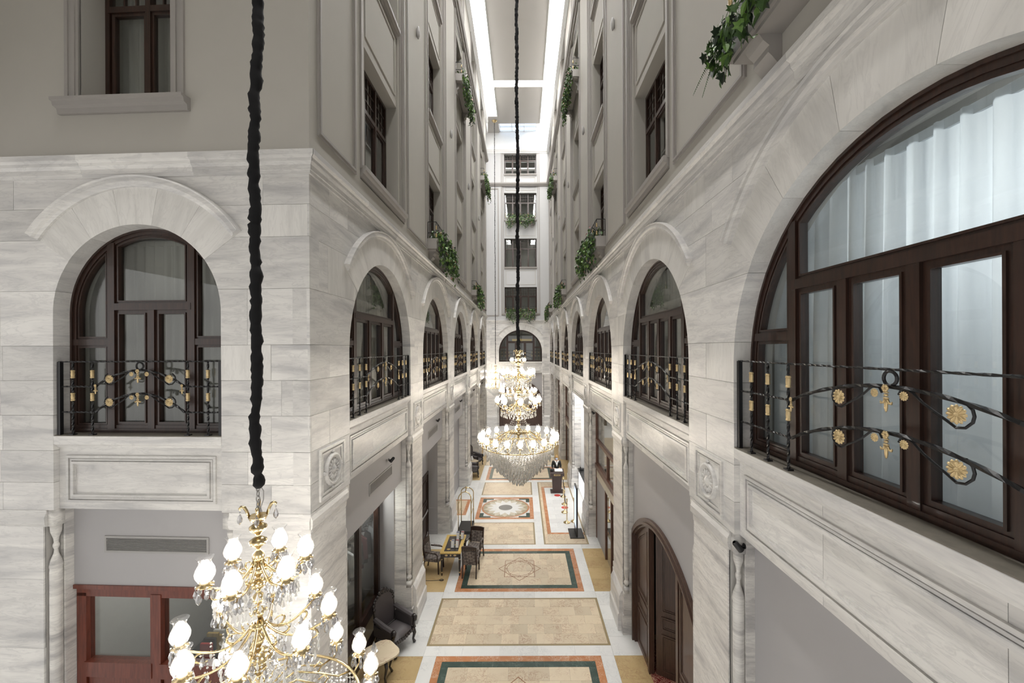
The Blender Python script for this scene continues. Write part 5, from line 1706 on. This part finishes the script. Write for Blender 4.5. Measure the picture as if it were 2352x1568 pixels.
# ---------------------------------------------------------------- furniture
def armchair(loc, rz, label, src=None):
    if src: 
        c = clone(src, T(*loc) @ RZ(rz), label); return c
    root = E('armchair', loc=loc, rz=rz)      # faces local -y
    tag(root, label, 'armchair', 'carved armchairs along the left wall')
    seat = MB()
    seat.box(-0.31, 0.31, -0.34, 0.28, 0.30, 0.40)
    O('seat_frame', seat, 'carved', root)
    cu = MB()
    n = 8
    vs = []; fs = []
    for j in range(n + 1):
        for i in range(n + 1):
            u, v = i / n, j / n
            e = (1 - (2 * u - 1) ** 4) * (1 - (2 * v - 1) ** 4)
            vs.append((-0.30 + 0.6 * u, -0.34 + 0.60 * v, 0.40 + 0.10 * e))
    for j in range(n):
        for i in range(n):
            a = j * (n + 1) + i
            fs.append((a, a + 1, a + n + 2, a + n + 1))
    cu.add(vs, fs)
    O('seat_cushion', cu, 'leather', root, smooth=True)
    bk = MB()
    out = []
    for t in [i / 24 for i in range(25)]:
        a = PI * t
        out.append((0.29 * math.cos(a) * (1 + 0.12 * math.sin(a)), 0.92 + 0.27 * math.sin(a) ** 0.8))
    poly = [(-0.24, 0.42), (0.24, 0.42), (0.30, 0.7)] + out + [(-0.30, 0.7)]
    m = T(0, 0.30, 0) @ T(0, 0, 0.42) @ RX(-0.16) @ T(0, 0, -0.42)
    bk.prism(poly, -0.03, 0.05, m)
    O('backrest', bk, 'leather', root)
    fr = MB()
    path = [(-0.25, 0, 0.42), (-0.31, 0, 0.7)] + [(x * 1.04, 0, z + 0.01) for x, z in out[::-1]] + [(0.31, 0, 0.7), (0.25, 0, 0.42)]
    fr.tube(path, 0.032, 7, mtx=m)
    for k, (x, z) in enumerate(out[::2]):
        fr.ball((x * 1.05, -0.02, z + 0.03), (0.045, 0.03, 0.04), 7, 5, m)
    fr.ball((0, -0.02, 1.27), (0.10, 0.03, 0.07), 8, 6, m)
    for sg in (-1, 1): fr.ball((sg * 0.11, -0.02, 1.25), (0.05, 0.03, 0.05), 7, 5, m)
    O('back_frame', fr, 'carved', root, smooth=True)
    for sg in (-1, 1):
        ar = MB()
        ar.prism([(sg * 0.30, 0.38), (sg * 0.38, 0.38), (sg * 0.39, 0.62), (sg * 0.30, 0.62)][::sg], -0.26, 0.30)
        ar.tube([(sg * 0.345, -0.28, 0.63), (sg * 0.345, 0.0, 0.67), (sg * 0.33, 0.32, 0.74)], [0.065, 0.07, 0.06], 8)
        O('armrest', ar, 'leather', root)
        sc_ = MB().tube([(sg * 0.345, -0.30, 0.66), (sg * 0.35, -0.36, 0.63), (sg * 0.35, -0.36, 0.56), (sg * 0.35, -0.32, 0.53), (sg * 0.345, -0.31, 0.44), (sg * 0.34, -0.34, 0.36)], [0.05, 0.05, 0.04, 0.045, 0.035, 0.04], 7)
        sc_.ball((sg * 0.35, -0.34, 0.60), 0.06, 7, 5)
        O('arm_scroll', sc_, 'carved', root, smooth=True)
        O('leg', MB().tube([(sg * 0.31, -0.31, 0.36), (sg * 0.33, -0.35, 0.24), (sg * 0.30, -0.33, 0.10), (sg * 0.32, -0.36, 0.02)], [0.055, 0.045, 0.028, 0.04], 7), 'carved', root, smooth=True)
        O('leg', MB().tube([(sg * 0.28, 0.26, 0.36), (sg * 0.29, 0.30, 0.2), (sg * 0.30, 0.36, 0.02)], [0.045, 0.035, 0.028], 7), 'carved', root, smooth=True)
    ap = MB()
    for k in range(9):
        ap.ball((-0.28 + 0.07 * k, -0.35, 0.33 - 0.02 * math.cos((k - 4) * 0.8)), (0.045, 0.025, 0.045), 6, 4)
    O('apron', ap, 'carved', root, smooth=True)
    return root
ac = armchair((-3.22, 9.95, 0), math.radians(62), 'dark upholstered armchair with carved black frame in the first recess on the left')
armchair((-2.95, 23.15, 0), math.radians(100), 'carved black armchair nearer of the two farther down the left wall', ac)
armchair((-3.0, 25.3, 0), math.radians(70), 'carved black armchair farther of the two down the left wall', ac)
def side_table(loc, label, top='f_tan'):
    root = E('side_table', loc=loc); tag(root, label, 'side table')
    n = 12
    poly = []
    for k in range(24):
        a = 2 * PI * k / 24
        poly.append(((0.36 + 0.03 * math.cos(4 * a)) * math.cos(a) * 1.1, (0.36 + 0.03 * math.cos(4 * a)) * math.sin(a)))
    O('table_top', MB().prism(poly, -0.60, -0.565, RX(-PI / 2) @ S(1, 1, 1)), top, root)
    O('frame', MB().lathe([(0.28, 0.50), (0.30, 0.56), (0.0, 0.56)], 16), 'carved', root)
    for k in range(4):
        a = PI / 4 + k * PI / 2
        O('leg', MB().tube([(0.26 * math.cos(a), 0.26 * math.sin(a), 0.53), (0.30 * math.cos(a), 0.30 * math.sin(a), 0.4), (0.22 * math.cos(a), 0.22 * math.sin(a), 0.15), (0.28 * math.cos(a), 0.28 * math.sin(a), 0.015)], [0.035, 0.035, 0.022, 0.03], 7), 'carved', root, smooth=True)
    return root
side_table((-3.22, 8.95, 0), 'small table with pale marble top beside the near armchair')
cd = O('card', MB().prism([(-0.06, 0), (0.06, 0), (0.0, 0.16)], -0.09, 0.09), 'paper', mtx=T(-3.36, 9.0, 0.60) @ RZ(0.6)); tag(cd, 'folded white card on the marble side table', 'card')
side_table((-3.12, 24.25, 0), 'small round table between the two far armchairs')
v = O('vase', MB().lathe([(0.05, 0), (0.09, 0.05), (0.1, 0.14), (0.05, 0.22), (0.06, 0.27)], 12), 'paper', loc=(-3.1, 24.25, 0.60), smooth=True); tag(v, 'white vase on the small table between the far armchairs', 'vase')

def chair(loc, rz, label, src=None):
    if src: return clone(src, T(*loc) @ RZ(rz), label)
    root = E('chair', loc=loc, rz=rz)
    tag(root, label, 'chair', 'patterned armchairs around the writing desk')
    O('seat', MB().box(-0.25, 0.25, -0.26, 0.24, 0.40, 0.50), 'damask', root)
    m = T(0, 0.24, 0.5) @ RX(-0.14)
    O('backrest', MB().box(-0.20, 0.20, -0.03, 0.03, 0.02, 0.38, m), 'damask', root)
    fr = MB()
    for sg in (-1, 1): fr.box(sg * 0.225 - 0.02, sg * 0.225 + 0.02, -0.025, 0.025, -0.12, 0.46, m)
    fr.prism([(-0.245, 0.40), (0.245, 0.40), (0.25, 0.52), (0.12, 0.545), (-0.12, 0.545), (-0.25, 0.52)], -0.03, 0.025, m)
    O('back_frame', fr, 'wood', root)
    dots = MB()
    for k in range(7): dots.ball((-0.18 + 0.06 * k, 0.0, 0.43), (0.012, 0.035, 0.012), 6, 4, m)
    O('gilt_studs', dots, 'gold', root)
    for sg in (-1, 1):
        O('leg', MB().bar((sg * 0.225, -0.23, 0.42), (sg * 0.225, -0.24, 0.0), 0.026, 4), 'wood', root)
        O('leg', MB().bar((sg * 0.225, 0.23, 0.5), (sg * 0.225, 0.32, 0.0), 0.026, 4), 'wood', root)
        O('armrest', MB().tube([(sg * 0.25, -0.20, 0.44), (sg * 0.265, -0.22, 0.62), (sg * 0.265, -0.16, 0.68), (sg * 0.25, 0.22, 0.70)], 0.022, 6), 'wood', root)
        O('arm_pad', MB().tube([(sg * 0.262, -0.12, 0.70), (sg * 0.252, 0.12, 0.715)], 0.028, 6), 'damask', root)
    return root
c1 = chair((-2.98, 13.35, 0), math.radians(80), 'patterned armchair on the left side of the gilded desk')
chair((-1.72, 13.15, 0), math.radians(176), 'patterned armchair with its back to the camera beside the desk', c1)
chair((-1.70, 14.0, 0), math.radians(-12), 'patterned armchair facing the camera at the far right of the desk', c1)
dk = E('writing_desk', loc=(-2.37, 13.6, 0)); tag(dk, 'gilded writing desk with dark inlaid top and turned black legs', 'desk')
O('table_top', MB().box(-0.34, 0.34, -0.64, 0.64, 0.73, 0.765), 'tablegold', dk)
O('inlay', MB().prism(inset(rect(-0.34, 0.34, -0.64, 0.64), 0.11), -0.768, -0.76, RX(-PI / 2)), 'carved', dk)
O('apron', MB().ring(rect(-0.30, 0.30, -0.60, 0.60), rect(-0.27, 0.27, -0.57, 0.57), -0.73, -0.60, RX(-PI / 2)), 'carved', dk)
em = MB()
for x in (-0.14, 0, 0.14): em.ball((x, -0.60, 0.665), (0.05 if x else 0.03, 0.012, 0.03), 8, 5)
O('gilt_medallion', em, 'gold', dk)
lg = MB().lathe([(0.02, 0.0), (0.026, 0.05), (0.018, 0.10), (0.03, 0.2), (0.036, 0.48), (0.028, 0.53), (0.04, 0.57), (0.04, 0.73)], 10).mesh('leg', True)
gl_ = MB().lathe([(0.028, 0.0), (0.034, 0.02), (0.028, 0.04)], 10).mesh('gilt_ring')
for x in (-0.29, 0.29):
    for y in (-0.58, 0.58):
        l_ = O('leg', lg, 'carved', dk, loc=(x, y, 0))
        O('gilt_ring', gl_, 'gold', l_, loc=(0, 0, 0.09)); O('gilt_ring', gl_, 'gold', l_, loc=(0, 0, 0.52))
for k in range(4): O('gilt_oval', MB().lathe([(0.06, 0), (0.06, 0.003), (0, 0.003)], 14), 'tablegold', dk, mtx=T((-0.1, 0.1)[k % 2], (-0.4, -0.1, 0.2, 0.42)[k], 0.768) @ S(1, 0.7, 1))
for j, (bx, by) in enumerate(((-2.28, 13.35), (-2.2, 13.95))):
    hold = E('brochure_holder', loc=(bx, by, 0.772)); tag(hold, 'clear rack of leaflets on the desk, %s one' % ('nearer' if j == 0 else 'farther'), 'brochure rack', 'leaflet racks on the desk')
    O('stand', MB().box(-0.14, 0.14, -0.10, 0.10, 0, 0.012).box(-0.14, 0.14, 0.09, 0.10, 0, 0.2), 'glass', hold)
    for k in range(8):
        O('leaflet', MB().box(-0.045, 0.045, -0.003, 0.003, 0, 0.21), ('paper', 'paper', 'bluepaint', 'grille', 'paper', 'redpaint', 'grille', 'paper')[k], hold, mtx=T((-0.075, 0.075)[k % 2], -0.08 + 0.045 * (k // 2), 0.014) @ RX(-0.18))
cb = O('power_cable', MB().tube([(-3.25, 12.72, 0.008), (-2.95, 12.72, 0.008), (-2.75, 12.74, 0.008)] + [(-2.62 + 0.07 * math.cos(a), 12.76 + 0.05 * math.sin(a), 0.008) for a in [i * 0.7 for i in range(14)]], 0.008, 5), 'black'); tag(cb, 'black cable coiled on the floor under the desk', 'cable')

# luggage cart
lc = E('luggage_cart', loc=(-2.27, 15.9, 0)); tag(lc, 'brass luggage cart with arched rails and black deck behind the desk', 'luggage cart')
O('deck', MB().box(-0.27, 0.27, -0.48, 0.48, 0.22, 0.34), 'black', lc)
for x in (-0.22, 0.22):
    for y in (-0.40, 0.40): O('wheel', MB().lathe([(0.0, -0.025), (0.10, -0.025), (0.10, 0.025), (0.0, 0.025)], 14, T(x, y, 0.10) @ RY(PI / 2)), 'black', lc)
for y in (-0.38, 0.38):
    pts = [(-0.25, y, 0.34), (-0.25, y, 1.55)] + [(-0.25 * math.cos(a), y * (1 - 0.35 * math.sin(a)), 1.55 + 0.24 * math.sin(a)) for a in [PI * i / 10 for i in range(1, 10)]] + [(0.25, y, 1.55), (0.25, y, 0.34)]
    O('arched_rail', MB().tube(pts, 0.019, 8), 'brass', lc, smooth=True)
O('top_rail', MB().bar((0, -0.26, 1.79), (0, 0.26, 1.79), 0.019, 8), 'brass', lc)
O('finial', MB().lathe([(0.02, 1.79), (0.02, 1.86), (0.035, 1.89), (0.0, 1.93)], 8), 'brass', lc)
for x in (-0.25, 0.25):
    for z in (0.95, 1.35): O('side_rail', MB().bar((x, -0.38, z), (x, 0.38, z), 0.014, 6), 'brass', lc)

# podium, person
pd = E('podium', loc=(1.76, 20.6, 0)); tag(pd, 'dark brown speaker podium with a brass name plate', 'podium')
O('base', MB().box(-0.33, 0.33, -0.24, 0.26, 0, 0.05), 'podium', pd)
O('column', MB().prism([(-0.21, 0.05), (0.21, 0.05), (0.26, 0.85), (-0.26, 0.85)], -0.17, 0.18), 'podium', pd)
O('desk', MB().extr([(-0.24, 0.82), (0.26, 0.85), (0.26, 1.12), (-0.24, 1.02)], -0.36, 0.36), 'podium', pd)
pl = O('name_plate', MB().box(-0.17, 0.17, -0.252, -0.24, 0.9, 0.98), 'brass', pd)
O('engraving', MB().box(-0.13, 0.13, -0.254, -0.252, 0.925, 0.955), 'carved', pl)
pp = O('paper_sheets', MB().box(-0.2, 0.2, -0.14, 0.14, 0, 0.03, RX(0.2)), 'paper', loc=(1.85, 20.62, 1.095)); tag(pp, 'white papers on the podium', 'papers')
ph = O('desk_phone', MB().box(-0.07, 0.07, -0.09, 0.09, 0, 0.05, RX(0.2)).box(-0.10, -0.065, -0.1, 0.1, 0.03, 0.075, RX(0.2)), 'black', loc=(1.52, 20.62, 1.095)); tag(ph, 'small black phone on the podium', 'phone')

def skinned(name, verts, edges, radii, mat, parent, sub=2, root=0):
    me = bpy.data.meshes.new(name)
    me.from_pydata(verts, edges, [])
    me.update()
    o = bpy.data.objects.new(name, me)
    COL.objects.link(o)
    o.parent = parent
    me.materials.append(M[mat])
    md = o.modifiers.new('skin', 'SKIN')
    sv = me.skin_vertices[0].data if me.skin_vertices else None
    if sv is None:
        bpy.context.view_layer.update()
        sv = me.skin_vertices[0].data
    for i, r in enumerate(radii):
        sv[i].radius = (r, r) if isinstance(r, (int, float)) else r
        sv[i].use_root = (i == root)
    md.use_smooth_shade = True
    s2 = o.modifiers.new('sub', 'SUBSURF'); s2.levels = sub; s2.render_levels = sub
    return o
ps = E('person', loc=(1.80, 21.26, 0)); tag(ps, 'person in black blazer and white scarf wearing a face mask behind the podium', 'person')
# faces -y; body
V = [(0, 0, 0.92), (0, 0.0, 1.10), (0, 0.01, 1.28), (0, 0.01, 1.40), (0, 0.0, 1.46), (0, -0.01, 1.53), (0, -0.015, 1.60),
     (-0.17, 0.01, 1.37), (-0.22, 0.02, 1.12), (-0.17, -0.18, 1.06), (-0.12, -0.24, 1.08),
     (0.17, 0.01, 1.37), (0.22, 0.02, 1.12), (0.17, -0.18, 1.06), (0.12, -0.24, 1.08),
     (-0.09, 0, 0.86), (-0.09, 0, 0.48), (-0.09, 0.02, 0.09), (-0.09, -0.14, 0.04), (0.09, 0, 0.86), (0.09, 0, 0.48), (0.09, 0.02, 0.09), (0.09, -0.14, 0.04)]
Ed = [(0, 1), (1, 2), (2, 3), (3, 4), (4, 5), (5, 6), (3, 7), (7, 8), (8, 9), (9, 10), (3, 11), (11, 12), (12, 13), (13, 14), (0, 15), (15, 16), (16, 17), (17, 18), (0, 19), (19, 20), (20, 21), (21, 22)]
Rr = [0.14, 0.115, 0.13, 0.09, 0.048, 0.082, 0.085, 0.055, 0.045, 0.036, 0.028, 0.055, 0.045, 0.036, 0.028, 0.08, 0.055, 0.04, 0.035, 0.08, 0.055, 0.04, 0.035]
skinned('body', V, Ed, Rr, 'skin', ps)
JV = [(0, 0, 0.86), (0, 0.0, 1.08), (0, 0.01, 1.27), (0, 0.01, 1.385), (-0.17, 0.01, 1.375), (-0.225, 0.02, 1.12), (-0.175, -0.17, 1.06), (0.17, 0.01, 1.375), (0.225, 0.02, 1.12), (0.175, -0.17, 1.06)]
skinned('blazer', JV, [(0, 1), (1, 2), (2, 3), (3, 4), (4, 5), (5, 6), (3, 7), (7, 8), (8, 9)], [0.185, 0.15, 0.165, 0.105, 0.078, 0.062, 0.052, 0.078, 0.062, 0.052], 'suit', ps, root=1)
O('trousers', MB().tube([(-0.09, 0, 0.9), (-0.09, 0, 0.5), (-0.09, 0.02, 0.07)], [0.105, 0.08, 0.06], 10).tube([(0.09, 0, 0.9), (0.09, 0, 0.5), (0.09, 0.02, 0.07)], [0.105, 0.08, 0.06], 10), 'suit', ps, smooth=True)
O('shoes', MB().ball((-0.09, -0.06, 0.04), (0.05, 0.13, 0.04), 8, 6).ball((0.09, -0.06, 0.04), (0.05, 0.13, 0.04), 8, 6), 'black', ps, smooth=True)
O('scarf', MB().tube([(-0.09, -0.02, 1.42), (-0.06, -0.10, 1.40), (0, -0.15, 1.30), (0.06, -0.10, 1.40), (0.09, -0.02, 1.42)], [0.035, 0.035, 0.04, 0.035, 0.035], 8).prism([(-0.05, 1.33), (0.05, 1.33), (0.015, 1.17), (-0.015, 1.17)], -0.19, -0.15), 'paper', ps, smooth=True)
O('face_mask', MB().ball((0, -0.07, 1.535), (0.062, 0.05, 0.05), 10, 8), 'maskblue', ps, smooth=True)
O('hair', MB().ball((0, 0.02, 1.615), (0.098, 0.10, 0.085), 12, 8).ball((0, 0.03, 1.70), 0.045, 8, 6), 'hair', ps, smooth=True)
O('eye', MB().ball((-0.03, -0.093, 1.60), 0.011, 6, 5).ball((0.03, -0.093, 1.60), 0.011, 6, 5), 'black', ps)
for sg in (-1, 1):
    hd = MB()
    hd.ball((sg * 0.11, -0.265, 1.085), (0.038, 0.045, 0.018), 8, 6)
    for k in range(4):
        x = sg * 0.11 + (-0.027 + 0.018 * k)
        L_ = (0.055, 0.07, 0.065, 0.05)[k]
        hd.tube([(x, -0.29, 1.088), (x, -0.29 - L_ * 0.6, 1.09), (x, -0.29 - L_, 1.075)], [0.010, 0.009, 0.007], 6)
    hd.tube([(sg * 0.11 - sg * 0.03, -0.26, 1.085), (sg * 0.11 - sg * 0.055, -0.285, 1.085), (sg * 0.11 - sg * 0.06, -0.31, 1.08)], [0.012, 0.010, 0.008], 6)
    O('hand', hd, 'skin', ps, smooth=True)

# stanchions and ropes
SP = [(1.87, 16.95), (1.88, 18.0), (1.98, 18.95), (2.02, 19.9), (2.19, 17.05)]
st0 = None
for k, (x, y) in enumerate(SP):
    lab = 'brass rope stanchion, %s' % ['nearest of the row before the reception', 'second of the row before the reception', 'third of the row before the reception', 'last of the row by the podium', 'the one behind the display screen'][k]
    if st0 is None:
        st0 = E('stanchion', loc=(x, y, 0)); tag(st0, lab, 'stanchion', 'brass stanchions')
        O('base', MB().lathe([(0.15, 0.0), (0.15, 0.015), (0.12, 0.035), (0.05, 0.06), (0.025, 0.10)], 18), 'brass', st0, smooth=True)
        O('post', MB().lathe([(0.02, 0.06), (0.02, 0.88), (0.03, 0.89), (0.03, 0.93), (0.02, 0.94)], 12), 'brass', st0)
        O('finial', MB().lathe([(0.014, 0.94), (0.035, 0.97), (0.03, 1.01), (0.0, 1.03)], 12), 'brass', st0, smooth=True)
    else: clone(st0, T(x, y, 0), lab)
for k, (a, b) in enumerate(((0, 1), (1, 2), (2, 3))):
    p, q = Vector((*SP[a], 0.86)), Vector((*SP[b], 0.86))
    dv = (q - p).normalized() * 0.036
    p += dv; q -= dv
    o = O('rope', MB().tube([p.lerp(q, t) - Vector((0, 0, 0.9 * t * (1 - t))) for t in [i / 12 for i in range(13)]], 0.018, 8), 'suit', smooth=True)
    tag(o, 'black rope between the %s stanchions' % ('first two', 'second and third', 'last two')[k], 'rope', 'barrier ropes')
# display screen
ks = E('display_stand', loc=(2.12, 15.92, 0)); tag(ks, 'tall black display screen on a black base plate before the reception', 'display screen')
O('base', MB().box(-0.28, 0.28, -0.42, 0.42, 0, 0.03), 'black', ks)
O('screen_body', MB().box(-0.03, 0.03, -0.32, 0.32, 0.03, 1.92), 'black', ks)
O('screen', MB().box(-0.034, -0.03, -0.27, 0.27, 0.35, 1.84), 'screen', ks)
o = O('power_cable', MB().tube([(2.43, 15.85, 0.01), (2.45, 15.8, 0.008), (2.5, 15.95, 0.008), (2.46, 16.2, 0.008)], 0.008, 5), 'black'); tag(o, 'black cable from the display screen base', 'cable')
# reception counter
rc = E('reception_counter', loc=(2.95, 19.1, 0)); tag(rc, 'white lit reception counter with slatted front and dark top', 'counter')
O('body', MB().box(0.02, 0.55, -1.9, 1.9, 0, 1.05), 'white', rc)
O('top', MB().box(-0.06, 0.6, -1.92, 1.92, 1.05, 1.10), 'black', rc)
for k in range(9):
    O('light_slat', MB().box(0.0, 0.02, -1.88, 1.88, 0.06 + 0.11 * k, 0.13 + 0.11 * k), 'counterlight', rc)
for k, y in enumerate((18.3, 19.6)):
    mo = E('monitor', loc=(3.3, y, 1.10)); tag(mo, 'black monitor on the reception counter, %s one' % ('nearer' if k == 0 else 'farther'), 'monitor', 'monitors on the reception counter')
    O('stand', MB().box(-0.08, 0.08, -0.1, 0.1, 0, 0.012).box(-0.015, 0.015, -0.03, 0.03, 0, 0.15), 'black', mo)
    O('panel', MB().box(-0.015, 0.015, -0.25, 0.25, 0.1, 0.42), 'black', mo)
o = O('phone', MB().box(-0.1, 0.1, -0.1, 0.1, 0, 0.05).tube([(-0.05, -0.1, 0.05), (-0.05, -0.06, 0.13), (-0.05, 0.06, 0.13), (-0.05, 0.1, 0.05)], 0.025, 6), 'black', loc=(3.05, 20.7, 1.10)); tag(o, 'black telephone at the far end of the reception counter', 'phone')
